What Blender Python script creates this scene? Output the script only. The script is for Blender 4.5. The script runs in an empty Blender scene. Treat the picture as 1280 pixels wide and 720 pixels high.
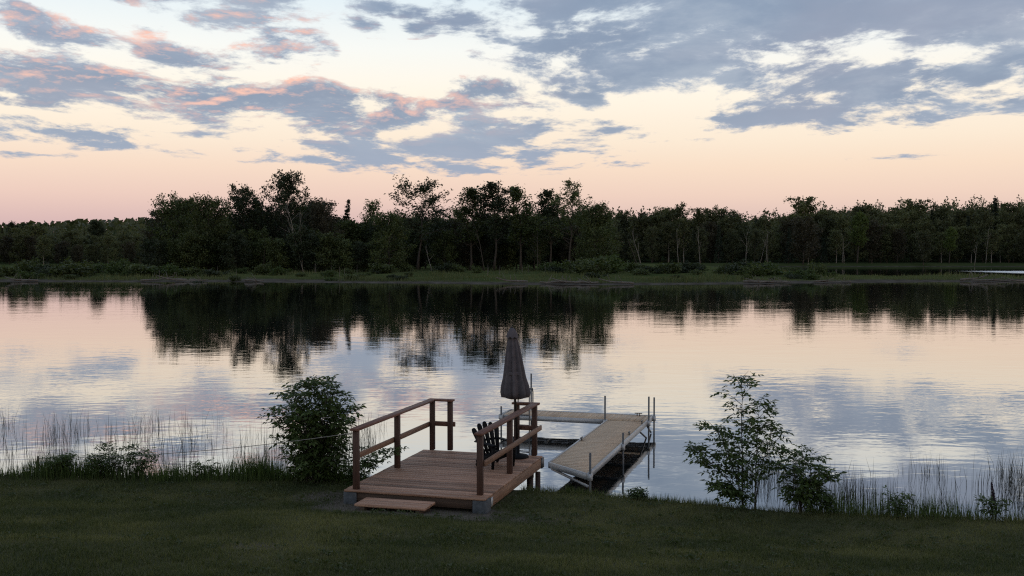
import bpy, math, random
import numpy as np
from math import sin, cos, pi, radians

# ------------------------------------------------------------------ camera, sky, sun, exposure
SC = bpy.context.scene
COL = SC.collection
FPX, HOR, CAMZ = 1312.0, 318.0, 4.36          # focal length in photo pixels, horizon row, height above the river

cam_d = bpy.data.cameras.new('camera')
cam_d.sensor_width = 36.0
cam_d.lens = FPX / 1280.0 * 36.0
cam_d.clip_start = 0.1
cam_d.clip_end = 6000.0
cam = bpy.data.objects.new('camera', cam_d)
COL.objects.link(cam)
cam.location = (0, 0, CAMZ)
cam.rotation_euler = (radians(90) - math.atan((360 - HOR) / FPX), 0, 0)
SC.camera = cam

SC.view_settings.view_transform = 'Standard'
SC.view_settings.look = 'None'
SC.view_settings.gamma = 1.0
SC.view_settings.exposure = 0.0
SC.view_settings.use_curve_mapping = False
SC.cycles.use_denoising = False
SC.cycles.use_adaptive_sampling = False
SC.cycles.pixel_filter_type = 'BLACKMAN_HARRIS'
SC.cycles.filter_width = 1.2
SC.cycles.max_bounces = 6
SC.cycles.caustics_reflective = False
SC.cycles.caustics_refractive = False
SC.cycles.sample_clamp_indirect = 4.0

SUN_AZ, SUN_EL = radians(115), radians(3.0)    # clockwise from +Y (the view direction); the sun has all but set, right and behind


def lin(r, g, b):
    f = lambda c: (c / 255 / 12.92) if c <= 10 else ((c / 255 + 0.055) / 1.055) ** 2.4
    return (f(r), f(g), f(b), 1.0)


class NT:
    """small node-tree helper"""
    def __init__(s, tree):
        s.t = tree
        s.t.nodes.clear()

    def n(s, kind, **kw):
        nd = s.t.nodes.new(kind)
        for k, v in kw.items():
            setattr(nd, k, v)
        return nd

    def put(s, sock, v):
        if v is None:
            return
        if isinstance(v, bpy.types.NodeSocket):
            s.t.links.new(v, sock)
        else:
            sock.default_value = v

    def m(s, op, a, b=None, c=None, clamp=False):
        nd = s.n('ShaderNodeMath', operation=op, use_clamp=clamp)
        for i, v in enumerate((a, b, c)):
            s.put(nd.inputs[i], v)
        return nd.outputs[0]

    def vm(s, op, a, b=None, out=0):
        nd = s.n('ShaderNodeVectorMath', operation=op)
        s.put(nd.inputs[0], a)
        s.put(nd.inputs[1], b)
        return nd.outputs[out]

    def step(s, v, a, b):
        nd = s.n('ShaderNodeMapRange', interpolation_type='SMOOTHSTEP')
        s.put(nd.inputs['Value'], v)
        nd.inputs['From Min'].default_value = a
        nd.inputs['From Max'].default_value = b
        return nd.outputs[0]

    def rng(s, v, a, b, c, d):
        nd = s.n('ShaderNodeMapRange')
        s.put(nd.inputs['Value'], v)
        for k, q in zip(('From Min', 'From Max', 'To Min', 'To Max'), (a, b, c, d)):
            nd.inputs[k].default_value = q
        return nd.outputs[0]

    def mix(s, f, a, b, blend='MIX'):
        nd = s.n('ShaderNodeMix', data_type='RGBA', blend_type=blend)
        s.put(nd.inputs[0], f)
        s.put(nd.inputs[6], a)
        s.put(nd.inputs[7], b)
        return nd.outputs[2]

    def noise(s, vec, scale, detail=4, rough=0.55, dist=0.0, out=0):
        nd = s.n('ShaderNodeTexNoise')
        s.put(nd.inputs['Vector'], vec)
        nd.inputs['Scale'].default_value = scale
        nd.inputs['Detail'].default_value = detail
        nd.inputs['Roughness'].default_value = rough
        nd.inputs['Distortion'].default_value = dist
        return nd.outputs[out]

    def xyz(s, x, y, z=0.0):
        nd = s.n('ShaderNodeCombineXYZ')
        for i, v in enumerate((x, y, z)):
            s.put(nd.inputs[i], v)
        return nd.outputs[0]

    def ramp(s, v, stops):
        nd = s.n('ShaderNodeValToRGB')
        el = nd.color_ramp.elements
        while len(el) < len(stops):
            el.new(0.5)
        for e, (p, c) in zip(el, stops):
            e.position = p
            e.color = c
        s.put(nd.inputs[0], v)
        return nd.outputs[0]


def build_world():
    w = bpy.data.worlds.new('World')
    SC.world = w
    w.use_nodes = True
    N = NT(w.node_tree)
    d = N.n('ShaderNodeTexCoord').outputs['Generated']
    sep = N.n('ShaderNodeSeparateXYZ')
    N.put(sep.inputs[0], d)
    X, Y, Z = sep.outputs
    DEG = 180 / pi
    az = N.m('MULTIPLY', N.m('ARCTAN2', X, Y), DEG)
    el = N.m('MULTIPLY', N.m('ARCSINE', Z), DEG)
    ae = N.xyz(az, el)
    # clear evening air: mauve and peach low down, cream above, pale blue overhead
    sky = N.ramp(N.m('DIVIDE', el, 90.0), [
        (0.000, lin(194, 163, 169)), (0.016, lin(216, 187, 185)), (0.034, lin(239, 209, 194)),
        (0.052, lin(249, 223, 201)), (0.068, lin(252, 234, 213)), (0.095, lin(252, 242, 226)),
        (0.122, lin(243, 244, 240)), (0.155, lin(220, 234, 242)), (0.28, lin(182, 199, 215)),
        (0.55, lin(138, 152, 176)), (1.0, lin(114, 127, 152))])
    warm = N.step(az, -24.0, 22.0)
    low = N.step(el, 8.0, 2.0)
    sky = N.mix(N.m('MULTIPLY', low, N.m('SUBTRACT', 1.0, warm)), sky, (0.95, 0.92, 0.98, 1), 'MULTIPLY')
    bright = N.m('ADD', 1.0, N.m('MULTIPLY', N.step(el, 5.0, 10.0), 0.06))
    sky = N.mix(1.0, sky, N.xyz(bright, bright, bright), 'MULTIPLY')
    # high layer of cloud, seen in perspective (plane coordinates), broken up by fractal noise
    zz = N.m('ADD', N.m('MAXIMUM', Z, 0.0), 0.11)
    px, py = N.m('DIVIDE', X, zz), N.m('DIVIDE', Y, zz)
    p = N.xyz(px, N.m('MULTIPLY', py, 0.78))
    p = N.vm('ADD', p, N.vm('SCALE', N.noise(p, 1.1, 2, 0.5, out=1), None))
    p.node.inputs[1].links[0].from_node.inputs[3].default_value = 0.35
    n1 = N.noise(p, 4.6, 11, 0.64)
    pu = N.vm('ADD', p, (0.0, -0.06, 0.0))
    n2 = N.noise(pu, 4.6, 5, 0.60)

    def a(x):
        return math.degrees(math.atan((x - 640) / FPX))

    def e(y):
        return math.degrees((HOR - y) / FPX)
    # banks of cloud: centre x, y, half width, half height (photo pixels), tilt, weight
    banks = [
        (960, 22, 420, 80, 0, 1.3), (1190, 20, 330, 80, 1, 1.3), (800, 88, 230, 46, 2, .9), (690, 66, 140, 50, 6, .75),
        (700, 28, 100, 18, 2, .8), (660, 15, 110, 26, 0, .85), (900, 105, 140, 34, 0, .7), (600, 8, 60, 20, 0, .6),
        (1100, 126, 240, 40, 4, .9), (1240, 112, 170, 40, 6, .95), (990, 152, 210, 17, 4, .8), (1190, 150, 200, 22, 5, .8),
        (1080, 140, 180, 30, 3, .8), (1000, 122, 130, 22, 0, .6),
        (90, 118, 250, 36, -2, 1), (260, 132, 300, 38, -3, 1), (420, 150, 240, 32, -2, .85), (560, 186, 280, 30, 2, .95),
        (600, 118, 120, 24, 3, .95), (560, 132, 190, 22, -3, .8), (640, 158, 200, 22, -4, .8), (470, 190, 170, 22, 4, .8),
        (690, 190, 170, 14, 4, .65), (400, 165, 190, 16, -3, .75),
        (150, 6, 280, 26, 0, .95), (330, 14, 150, 38, 0, .85), (290, 38, 110, 26, 5, .9), (350, 62, 80, 42, -10, .7),
        (50, 50, 80, 20, -10, .85), (85, 70, 110, 24, -5, .8), (190, 55, 60, 12, 0, .65), (230, 88, 120, 24, -5, .7),
        (60, 178, 150, 17, -2, .75), (150, 192, 150, 10, -3, .7), (40, 206, 80, 6, 0, .6), (250, 176, 60, 9, 0, .55),
        (480, 20, 90, 16, -5, .85), (455, 40, 50, 15, -10, .8), (520, 44, 36, 12, 0, .75), (580, 28, 60, 20, -5, .75),
        (740, 129, 42, 15, 0, .85), (765, 165, 100, 10, 3, .55), (1110, 205, 90, 6, 3, .5), (600, 210, 240, 12, 1, .6),
        (820, 180, 90, 8, 3, .5), (780, 205, 60, 6, 3, .5)]
    dens = None
    for (bx, by, rx, ry, tilt, wt) in banks:
        mp = N.n('ShaderNodeMapping', vector_type='TEXTURE')
        N.put(mp.inputs['Vector'], ae)
        k = math.degrees(1 / FPX)
        mp.inputs['Location'].default_value = (a(bx), e(by), 0)
        mp.inputs['Rotation'].default_value = (0, 0, radians(tilt))
        mp.inputs['Scale'].default_value = (rx * k * 1.12, ry * k * 1.25, 1)
        g = N.n('ShaderNodeTexGradient', gradient_type='SPHERICAL')
        N.put(g.inputs[0], mp.outputs[0])
        v = N.m('MULTIPLY', g.outputs['Fac'], wt)
        dens = v if dens is None else N.m('MAXIMUM', dens, v)
    # the same broken cloud goes on all round and overhead
    gen = N.rng(N.noise(p, 0.55, 3, 0.5), 0.40, 0.66, 0.0, 0.9)
    away = N.m('MAXIMUM', N.step(N.m('ABSOLUTE', az), 27.0, 34.0), N.step(el, 14.0, 17.0))
    gen = N.m('MULTIPLY', N.m('MULTIPLY', gen, away), N.step(el, 4.0, 8.0))
    dens = N.m('MAXIMUM', dens, gen)
    body = N.m('ADD', dens, N.m('MULTIPLY', N.m('SUBTRACT', n1, 0.5), 2.7))
    body = N.m('MULTIPLY', body, N.step(dens, 0.0, 0.18))
    alpha = N.step(body, 0.25, 0.66)
    # colour of the cloud: blue grey, thin parts lighter, upper edges still catching red light on the left
    thick = N.step(body, 0.25, 0.85)
    ccol = N.mix(thick, lin(182, 192, 208), lin(136, 154, 180))
    fine = N.noise(p, 2.0, 7, 0.6)
    ccol = N.mix(N.m('MULTIPLY', N.step(fine, 0.40, 0.66), 0.55), ccol, lin(116, 134, 164))
    ccol = N.mix(N.m('MULTIPLY', N.step(fine, 0.52, 0.34), 0.5), ccol, lin(178, 188, 203))
    tone = N.noise(p, 1.2, 4, 0.5)
    ccol = N.mix(N.m('MULTIPLY', N.step(tone, 0.46, 0.70), 0.35), ccol, lin(168, 168, 186))
    lit = N.m('MULTIPLY', N.m('SUBTRACT', n1, n2), 6.2, clamp=True)
    mp = N.n('ShaderNodeMapping', vector_type='TEXTURE')
    N.put(mp.inputs['Vector'], ae)
    mp.inputs['Location'].default_value = (a(270), e(88), 0)
    mp.inputs['Rotation'].default_value = (0, 0, radians(-6))
    mp.inputs['Scale'].default_value = (20, 4.6, 1)
    g = N.n('ShaderNodeTexGradient', gradient_type='SPHERICAL')
    N.put(g.inputs[0], mp.outputs[0])
    pinkm = N.m('MULTIPLY', lit, N.m('MULTIPLY', N.step(g.outputs['Fac'], 0.0, 0.5), 1.0))
    ccol = N.mix(pinkm, ccol, lin(252, 196, 178))
    ccol = N.mix(N.step(el, 9.0, 4.0), ccol, lin(150, 166, 192))
    full = N.mix(N.m('MULTIPLY', alpha, 0.94), sky, ccol)
    # a little of the physical sky with the sun at the same low place
    ns = N.n('ShaderNodeTexSky', sky_type='NISHITA')
    ns.sun_disc = False
    ns.sun_elevation = SUN_EL
    ns.sun_rotation = SUN_AZ
    ns.air_density = 1.0
    ns.dust_density = 1.0
    b1 = N.n('ShaderNodeBackground')
    N.put(b1.inputs[0], full)
    b1.inputs[1].default_value = 0.97
    b2 = N.n('ShaderNodeBackground')
    N.put(b2.inputs[0], ns.outputs[0])
    b2.inputs[1].default_value = 0.02
    add = N.n('ShaderNodeAddShader')
    N.put(add.inputs[0], b1.outputs[0])
    N.put(add.inputs[1], b2.outputs[0])
    out = N.n('ShaderNodeOutputWorld')
    N.put(out.inputs[0], add.outputs[0])
    w.cycles.sampling_method = 'MANUAL'
    w.cycles.sample_map_resolution = 512


build_world()

sun_d = bpy.data.lights.new('sun', 'SUN')
sun_d.energy = 0.22
sun_d.angle = radians(18)
sun_d.color = (1.0, 0.78, 0.62)
sun = bpy.data.objects.new('sun', sun_d)
COL.objects.link(sun)
sun.rotation_euler = (radians(90) - SUN_EL, 0, -SUN_AZ + pi)
sun.location = (30, -20, 30)

# ------------------------------------------------------------------ helpers
R = np.random.default_rng(7)
random.seed(7)


def sstep(a, b, x):
    t = np.clip((x - a) / (b - a), 0, 1)
    return t * t * (3 - 2 * t)


_NG = np.random.default_rng(99).random((256, 256))


def vnoise(x, y):
    x = np.asarray(x, float)
    y = np.asarray(y, float)
    xi, yi = np.floor(x).astype(int), np.floor(y).astype(int)
    fx, fy = x - xi, y - yi
    fx = fx * fx * (3 - 2 * fx)
    fy = fy * fy * (3 - 2 * fy)
    g = lambda i, j: _NG[i % 256, j % 256]
    return (g(xi, yi) * (1 - fx) + g(xi + 1, yi) * fx) * (1 - fy) + (g(xi, yi + 1) * (1 - fx) + g(xi + 1, yi + 1) * fx) * fy


def fbm(x, y, o=4):
    s, a, t = 0, 0.5, 0
    for i in range(o):
        s = s + a * vnoise(x * 2 ** i + 17 * i, y * 2 ** i + 31 * i)
        t += a
        a *= 0.5
    return s / t


class MB:
    """collects vertices and faces of one mesh"""
    def __init__(s):
        s.V, s.F, s.n, s.T = [], [], 0, []

    def add(s, v, f, tint=0.5):
        v = np.asarray(v, float).reshape(-1, 3)
        f = np.asarray(f, int)
        s.V.append(v)
        s.F.append(f + s.n)
        s.T.append(np.full(len(v), tint) if np.isscalar(tint) else np.asarray(tint, float))
        s.n += len(v)

    def box(s, lo, hi):
        (a, b, c), (d, e, f) = lo, hi
        v = [(a, b, c), (d, b, c), (d, e, c), (a, e, c), (a, b, f), (d, b, f), (d, e, f), (a, e, f)]
        s.add(v, [(3, 2, 1, 0), (4, 5, 6, 7), (0, 1, 5, 4), (1, 2, 6, 5), (2, 3, 7, 6), (3, 0, 4, 7)])

    def bar(s, p, q, w, h, up=(0, 0, 1)):
        """rectangular bar from p to q, w across, h along up"""
        p, q, up = np.array(p, float), np.array(q, float), np.array(up, float)
        d = (q - p) / np.linalg.norm(q - p)
        x = np.cross(d, up)
        x /= np.linalg.norm(x)
        z = np.cross(x, d)
        v = []
        for c in (p, q):
            for i, j in ((-1, -1), (1, -1), (1, 1), (-1, 1)):
                v.append(c + x * i * w / 2 + z * j * h / 2)
        s.add(v, [(0, 1, 2, 3), (7, 6, 5, 4), (0, 4, 5, 1), (1, 5, 6, 2), (2, 6, 7, 3), (3, 7, 4, 0)])

    def tube(s, P, r, k=6, cap=True, tint=0.5):
        P = np.asarray(P, float)
        n = len(P)
        r = np.full(n, r) if np.isscalar(r) else np.asarray(r, float)
        d = np.gradient(P, axis=0)
        d /= np.linalg.norm(d, axis=1, keepdims=True) + 1e-9
        ref = np.array([0.31, 0.95, 0.05]) if abs(d[0][2]) > 0.8 else np.array([0.05, 0.1, 1.0])
        x = np.cross(d, ref)
        x /= np.linalg.norm(x, axis=1, keepdims=True) + 1e-9
        y = np.cross(d, x)
        t = np.arange(k) / k * 2 * pi
        v = P[:, None] + r[:, None, None] * (x[:, None] * np.cos(t)[None, :, None] + y[:, None] * np.sin(t)[None, :, None])
        i, j = np.meshgrid(np.arange(n - 1), np.arange(k), indexing='ij')
        i, j = i.ravel(), j.ravel()
        f = np.stack([i * k + j, (i + 1) * k + j, (i + 1) * k + (j + 1) % k, i * k + (j + 1) % k], 1)
        s.add(v, f, tint)
        if cap and k == 4 or cap and k == 6 or cap and k == 8 or cap and k == 10 or cap and k == 12:
            b = s.n - n * k
            s.F.append(np.array([[b + q for q in range(k)]]))
            s.F.append(np.array([[b + (n - 1) * k + q for q in range(k)][::-1]]))

    def lathe(s, prof, k=20, mod=None):
        """prof: (r, z); mod(theta, i) scales the radius"""
        v = []
        for i, (r, z) in enumerate(prof):
            for j in range(k):
                t = j / k * 2 * pi
                m = mod(t, i) if mod else (1, 0)
                v.append((r * m[0] * cos(t), r * m[0] * sin(t), z + m[1]))
        f = [(i * k + j, i * k + (j + 1) % k, (i + 1) * k + (j + 1) % k, (i + 1) * k + j)
             for i in range(len(prof) - 1) for j in range(k)]
        s.add(v, f)

    def mesh(s, name, mat=None, smooth=False):
        me = bpy.data.meshes.new(name)
        V = np.concatenate(s.V)
        me.vertices.add(len(V))
        me.vertices.foreach_set('co', V.ravel())
        li = np.concatenate([f.ravel() for f in s.F])
        tot = np.concatenate([np.full(f.shape[0], f.shape[1]) for f in s.F])
        st = np.concatenate([[0], np.cumsum(tot)[:-1]])
        me.loops.add(len(li))
        me.loops.foreach_set('vertex_index', li.astype(np.int32))
        me.polygons.add(len(tot))
        me.polygons.foreach_set('loop_start', st.astype(np.int32))
        me.polygons.foreach_set('loop_total', tot.astype(np.int32))
        if smooth:
            me.polygons.foreach_set('use_smooth', np.ones(len(tot), bool))
        at = me.attributes.new('tint', 'FLOAT', 'POINT')
        at.data.foreach_set('value', np.concatenate(s.T).astype(np.float32))
        me.update(calc_edges=True)
        me.validate()
        if mat:
            me.materials.append(mat)
        return me

    def obj(s, name, mat, parent=None, smooth=False, bevel=0):
        o = link(name, s.mesh(name, mat, smooth), parent)
        if bevel:
            md = o.modifiers.new('bevel', 'BEVEL')
            md.width = bevel
            md.segments = 1
            md.limit_method = 'ANGLE'
        return o


def link(name, data, parent=None):
    o = bpy.data.objects.new(name, data)
    COL.objects.link(o)
    if parent is not None:
        o.parent = parent
    return o


def tag(o, label=None, cat=None, group=None, kind=None):
    if label:
        o['label'] = label
    if cat:
        o['category'] = cat
    if group:
        o['group'] = group
    if kind:
        o['kind'] = kind
    return o


def thing(name, label, cat, loc=(0, 0, 0), rz=0.0, group=None):
    o = link(name, None)
    o.location = loc
    o.rotation_euler = (0, 0, rz)
    o.empty_display_size = 0.2
    return tag(o, label, cat, group)


# ------------------------------------------------------------------ materials
def mat(name, build):
    m = bpy.data.materials.new(name)
    m.use_nodes = True
    N = NT(m.node_tree)
    sh = build(N)
    o = N.n('ShaderNodeOutputMaterial')
    N.put(o.inputs['Surface'], sh)
    return m


def pbsdf(N, col, rough=0.7, metal=0.0, bump=None, bstr=0.3, bdist=0.01, spec=0.35):
    b = N.n('ShaderNodeBsdfPrincipled')
    N.put(b.inputs['Base Color'], col)
    N.put(b.inputs['Roughness'], rough)
    N.put(b.inputs['Metallic'], metal)
    b.inputs['Specular IOR Level'].default_value = spec
    if bump is not None:
        bn = N.n('ShaderNodeBump')
        bn.inputs['Strength'].default_value = bstr
        bn.inputs['Distance'].default_value = bdist
        N.put(bn.inputs['Height'], bump)
        N.put(b.inputs['Normal'], bn.outputs[0])
    return b.outputs[0]


def ocoord(N):
    return N.n('ShaderNodeTexCoord').outputs['Object']


def wpos(N):
    return N.n('ShaderNodeNewGeometry').outputs['Position']


def wood(c0, c1, axis, rough=0.65, vary=0.35):
    def f(N):
        oi = N.n('ShaderNodeObjectInfo').outputs['Random']
        co = ocoord(N)
        sc = {0: (1.6, 45, 45), 1: (45, 1.6, 45), 2: (45, 45, 1.6)}[axis]
        off = N.vm('ADD', co, N.xyz(N.m('MULTIPLY', oi, 37.0), N.m('MULTIPLY', oi, 11.0), N.m('MULTIPLY', oi, 23.0)))
        g = N.noise(N.vm('MULTIPLY', off, sc), 1.0, 5, 0.6)
        big = N.noise(off, 1.3, 3, 0.5)
        col = N.mix(N.step(g, 0.3, 0.72), c0, c1)
        k = N.m('ADD', N.m('MULTIPLY', oi, vary), N.m('ADD', 1 - vary / 2 - 0.15, N.m('MULTIPLY', big, 0.3)))
        col = N.mix(1.0, col, N.xyz(k, k, k), 'MULTIPLY')
        return pbsdf(N, col, rough, bump=g, bstr=0.35, bdist=0.003)
    return f


def flat(col, rough=0.6, metal=0.0, noise=0.0, sc=8.0, spec=0.35):
    def f(N):
        if not noise:
            return pbsdf(N, col, rough, metal, spec=spec)
        n = N.noise(ocoord(N), sc, 5, 0.6)
        k = N.rng(n, 0.3, 0.7, 1 - noise, 1 + noise)
        return pbsdf(N, N.mix(1.0, col, N.xyz(k, k, k), 'MULTIPLY'), rough, metal, bump=n, bstr=0.2, bdist=0.004, spec=spec)
    return f


def leaf(c0, c1, trans=0.3, orand=0.35):
    def f(N):
        t = N.n('ShaderNodeAttribute', attribute_name='tint').outputs['Fac']
        oi = N.n('ShaderNodeObjectInfo').outputs['Random']
        col = N.mix(t, c0, c1)
        k = N.m('ADD', N.m('MULTIPLY', oi, orand), 1 - orand / 2)
        col = N.mix(1.0, col, N.xyz(k, k, N.m('MULTIPLY', k, 0.95)), 'MULTIPLY')
        d = pbsdf(N, col, 0.55, spec=0.3)
        tr = N.n('ShaderNodeBsdfTranslucent')
        N.put(tr.inputs[0], N.mix(1.0, col, (1.15, 1.25, 0.7, 1), 'MULTIPLY'))
        mx = N.n('ShaderNodeMixShader')
        mx.inputs[0].default_value = trans
        N.put(mx.inputs[1], d)
        N.put(mx.inputs[2], tr.outputs[0])
        return mx.outputs[0]
    return f


def c(r, g, b):
    return (r, g, b, 1.0)


M = {}
M['deck'] = mat('deck_wood', wood(c(.185, .092, .055), c(.41, .24, .158), 0, vary=.95))
M['rail'] = mat('rail_wood', wood(c(.10, .043, .029), c(.21, .10, .068), 1, vary=.2))
M['post'] = mat('post_wood', wood(c(.045, .022, .016), c(.092, .047, .033), 2, vary=.2))
M['litrail'] = mat('skylit_rail_wood', wood(c(.17, .09, .055), c(.29, .17, .11), 1, vary=.2))  # paler brown: sky light on outward rails and fascias put into the colour
M['dockboard'] = mat('dock_board', wood(c(.40, .28, .18), c(.60, .445, .305), 0, vary=.16))
M['dockboard_y'] = mat('dock_board_cross', wood(c(.40, .28, .18), c(.60, .445, .305), 1, vary=.2))
M['alu'] = mat('aluminium', flat(c(.46, .455, .45), .5, .25, .12, 5))
M['pipe'] = mat('galvanised_pipe', flat(c(.12, .12, .12), .5, .5, .2, 14))
M['concrete'] = mat('concrete', flat(c(.072, .078, .085), .9, 0, .3, 14))
M['black'] = mat('black_plastic', flat(c(.008, .008, .009), .65, 0, .15, 20, spec=.12))
M['fabric'] = mat('umbrella_fabric', flat(c(.100, .089, .096), .9, 0, .18, 9, spec=.1))
M['darkmetal'] = mat('dark_metal', flat(c(.03, .025, .022), .45, .5, .1, 10))
M['rope'] = mat('rope', flat(c(.22, .205, .185), .9))
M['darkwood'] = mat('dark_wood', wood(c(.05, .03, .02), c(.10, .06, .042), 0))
M['leaf_tree'] = mat('tree_leaves', leaf(c(.034, .048, .018), c(.098, .122, .042)))
M['leaf_wood'] = mat('hazed_wood_leaves', leaf(c(.044, .052, .024), c(.125, .135, .058), .3, .5))  # leaf colour lifted to stand in for haze over the far wood
M['leaf_wood2'] = mat('hazed_grey_leaves', leaf(c(.034, .041, .021), c(.090, .098, .047), .3, .5))  # greyer leaf tone with the distance haze painted in
M['leaf_dark'] = mat('dark_leaves', leaf(c(.018, .028, .015), c(.048, .062, .029)))
M['leaf_red'] = mat('brownish_leaves', leaf(c(.030, .028, .017), c(.064, .056, .034)))
M['leaf_bright'] = mat('yellow_green_leaves', leaf(c(.05, .075, .016), c(.11, .15, .035)))
M['needle'] = mat('spruce_needles', leaf(c(.012, .022, .013), c(.03, .046, .024), .1))
M['leaf_shrub'] = mat('shrub_leaves', leaf(c(.030, .050, .017), c(.108, .15, .048), .35, .15))
M['grass_far'] = mat('marsh_grass', leaf(c(.040, .056, .020), c(.135, .145, .062), .3, 0))
M['grass'] = mat('lawn_blades', leaf(c(.046, .062, .022), c(.160, .155, .064), .3, 0))
M['grass_tall'] = mat('bank_grass', leaf(c(.032, .052, .016), c(.085, .12, .035), .35, 0))
M['reed'] = mat('reed_stems', leaf(c(.012, .014, .009), c(.045, .043, .028), .1, 0))
M['bark'] = mat('bark', flat(c(.062, .050, .040), .9, 0, .3, 2.5))
M['bark_pale'] = mat('pale_bark', flat(c(.23, .205, .175), .85, 0, .3, 1.5))
M['driftwood'] = mat('driftwood', flat(c(.13, .115, .10), .85, 0, .3, 3))
M['flower'] = mat('flower_spike', flat(c(.045, .028, .038), .8))


def lawn_mat(N):
    p = wpos(N)
    n1 = N.noise(p, 0.7, 4, 0.6)
    n2 = N.noise(p, 9.0, 4, 0.6)
    g = N.mix(N.step(n1, 0.35, 0.65), c(.045, .050, .022), c(.085, .080, .038))
    g = N.mix(N.m('MULTIPLY', N.step(n2, 0.4, 0.7), 0.6), g, c(.075, .068, .032))
    dirt = N.n('ShaderNodeAttribute', attribute_name='tint').outputs['Fac']
    dn = N.m('ADD', dirt, N.m('MULTIPLY', N.m('SUBTRACT', n2, 0.5), 0.7))
    dc = N.mix(N.step(N.noise(p, 24.0, 4, 0.6), .35, .65), c(.070, .058, .045), c(.145, .122, .098))
    col = N.mix(N.step(dn, 0.25, 0.6), g, dc)
    return pbsdf(N, col, 0.95, bump=N.noise(p, 18.0, 5, 0.65), bstr=0.9, bdist=0.03, spec=.1)


M['lawn'] = mat('lawn', lawn_mat)


def bank_mat(N):
    p = wpos(N)
    sp = N.n('ShaderNodeSeparateXYZ')
    N.put(sp.inputs[0], p)
    n1 = N.noise(p, 0.06, 5, 0.6)
    n2 = N.noise(p, 0.5, 5, 0.6)
    g = N.mix(N.step(n1, 0.35, 0.65), c(.045, .062, .022), c(.085, .098, .038))
    mud = N.mix(N.step(n2, .35, .65), c(.06, .052, .043), c(.12, .105, .09))
    zz = N.m('ADD', sp.outputs[2], N.m('MULTIPLY', N.m('SUBTRACT', n2, .5), .25))
    col = N.mix(N.step(zz, 0.10, 0.30), mud, g)
    col = N.mix(N.step(sp.outputs[1], 330, 440), col, c(.03, .04, .018))
    return pbsdf(N, col, 0.95, bump=n2, bstr=.6, bdist=.3, spec=0.0)


M['bank'] = mat('far_bank', bank_mat)


def water_mat(N):
    p = wpos(N)
    s = N.vm('MULTIPLY', p, (0.55, 1.0, 1.0))
    patch = N.step(N.noise(N.vm('MULTIPLY', p, (0.012, 0.05, 1.0)), 1.0, 3, 0.55), 0.32, 0.68)
    h1 = N.noise(s, 0.55, 3, 0.5, 0.4)
    h2 = N.noise(N.vm('ADD', s, (13.0, 7.0, 0)), 1.9, 3, 0.55, 0.3)
    h = N.m('ADD', N.m('MULTIPLY', N.m('MULTIPLY', h1, 0.0064), N.m('ADD', 0.5, N.m('MULTIPLY', patch, 0.75))), N.m('MULTIPLY', N.m('MULTIPLY', h2, 0.0036), N.m('ADD', 0.35, patch)))
    bn = N.n('ShaderNodeBump')
    bn.inputs['Strength'].default_value = 1.0
    bn.inputs['Distance'].default_value = 1.0
    N.put(bn.inputs['Height'], h)
    sp = N.n('ShaderNodeSeparateXYZ')
    N.put(sp.inputs[0], p)
    gust = N.m('MULTIPLY', N.step(sp.outputs[0], 110, 126), N.m('MULTIPLY', N.step(sp.outputs[1], 228, 246), N.step(sp.outputs[1], 290, 262)))
    gl = N.n('ShaderNodeBsdfGlossy')
    gl.inputs['Color'].default_value = c(.97, .97, .97)
    N.put(gl.inputs['Roughness'], N.m('ADD', 0.02, N.m('MULTIPLY', gust, 0.34)))     # breeze on the side channel
    N.put(gl.inputs['Normal'], bn.outputs[0])
    df = N.n('ShaderNodeBsdfDiffuse')
    df.inputs['Color'].default_value = c(.012, .015, .015)
    lw = N.n('ShaderNodeLayerWeight')
    lw.inputs['Blend'].default_value = 0.5
    fr = N.m('ADD', 0.25, N.m('MULTIPLY', N.m('POWER', lw.outputs['Facing'], 3.0), 0.74))
    mx = N.n('ShaderNodeMixShader')
    N.put(mx.inputs[0], fr)
    N.put(mx.inputs[1], df.outputs[0])
    N.put(mx.inputs[2], gl.outputs[0])
    return mx.outputs[0]


M['water'] = mat('river_water', water_mat)

# ------------------------------------------------------------------ terrain
def px_xy(x, y, z=0.0):
    """point on the level z seen at photo pixel x, y"""
    Yd = (CAMZ - z) * FPX / (y - HOR)
    return (x - 640) / FPX * Yd, Yd


NB_X = np.array([-200, -60, -20, -9, -5, -3.3, -1.5, 0, 1.5, 3.4, 5, 8, 14, 40, 200.])
NB_Y = np.array([22, 21, 19.6, 19.1, 18.9, 18.8, 18.5, 18.1, 17.6, 16.75, 16.3, 15.8, 15.6, 17, 19.])


def near_edge(X):
    return np.interp(X, NB_X, NB_Y) + 0.25 * (fbm(X * 0.9 + 40, X * 0 + 3, 3) - 0.5)


def near_z(X, Y):
    d = near_edge(X) - Y
    z = 0.30 + 0.025 * np.minimum(d, 2.0) + 0.125 * np.clip(d - 2.0, 0, 18) + 0.02 * np.clip(d - 20, 0, 200)
    z = z + 0.10 * (fbm(X * 0.35 + 9, Y * 0.5 + 4, 3) - 0.5) * sstep(0.2, 2.5, d)
    zw = 0.30 - 0.05 * np.minimum(-d, 0.15) / 0.15 - 0.42 * np.maximum(-d - 0.1, 0)
    return np.where(d >= 0, z, np.maximum(zw, -2.2))


def grid_obj(name, xs, ys, fz, m, ftint=None, smooth=True):
    Xg, Yg = np.meshgrid(xs, ys, indexing='ij')
    Zg = fz(Xg, Yg)
    b = MB()
    nx, ny = Xg.shape
    i, j = np.meshgrid(np.arange(nx - 1), np.arange(ny - 1), indexing='ij')
    i, j = i.ravel(), j.ravel()
    f = np.stack([i * ny + j, (i + 1) * ny + j, (i + 1) * ny + j + 1, i * ny + j + 1], 1)
    b.add(np.stack([Xg, Yg, Zg], -1), f, 0.5 if ftint is None else ftint(Xg, Yg).ravel())
    return b.obj(name, m, None, smooth)


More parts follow.
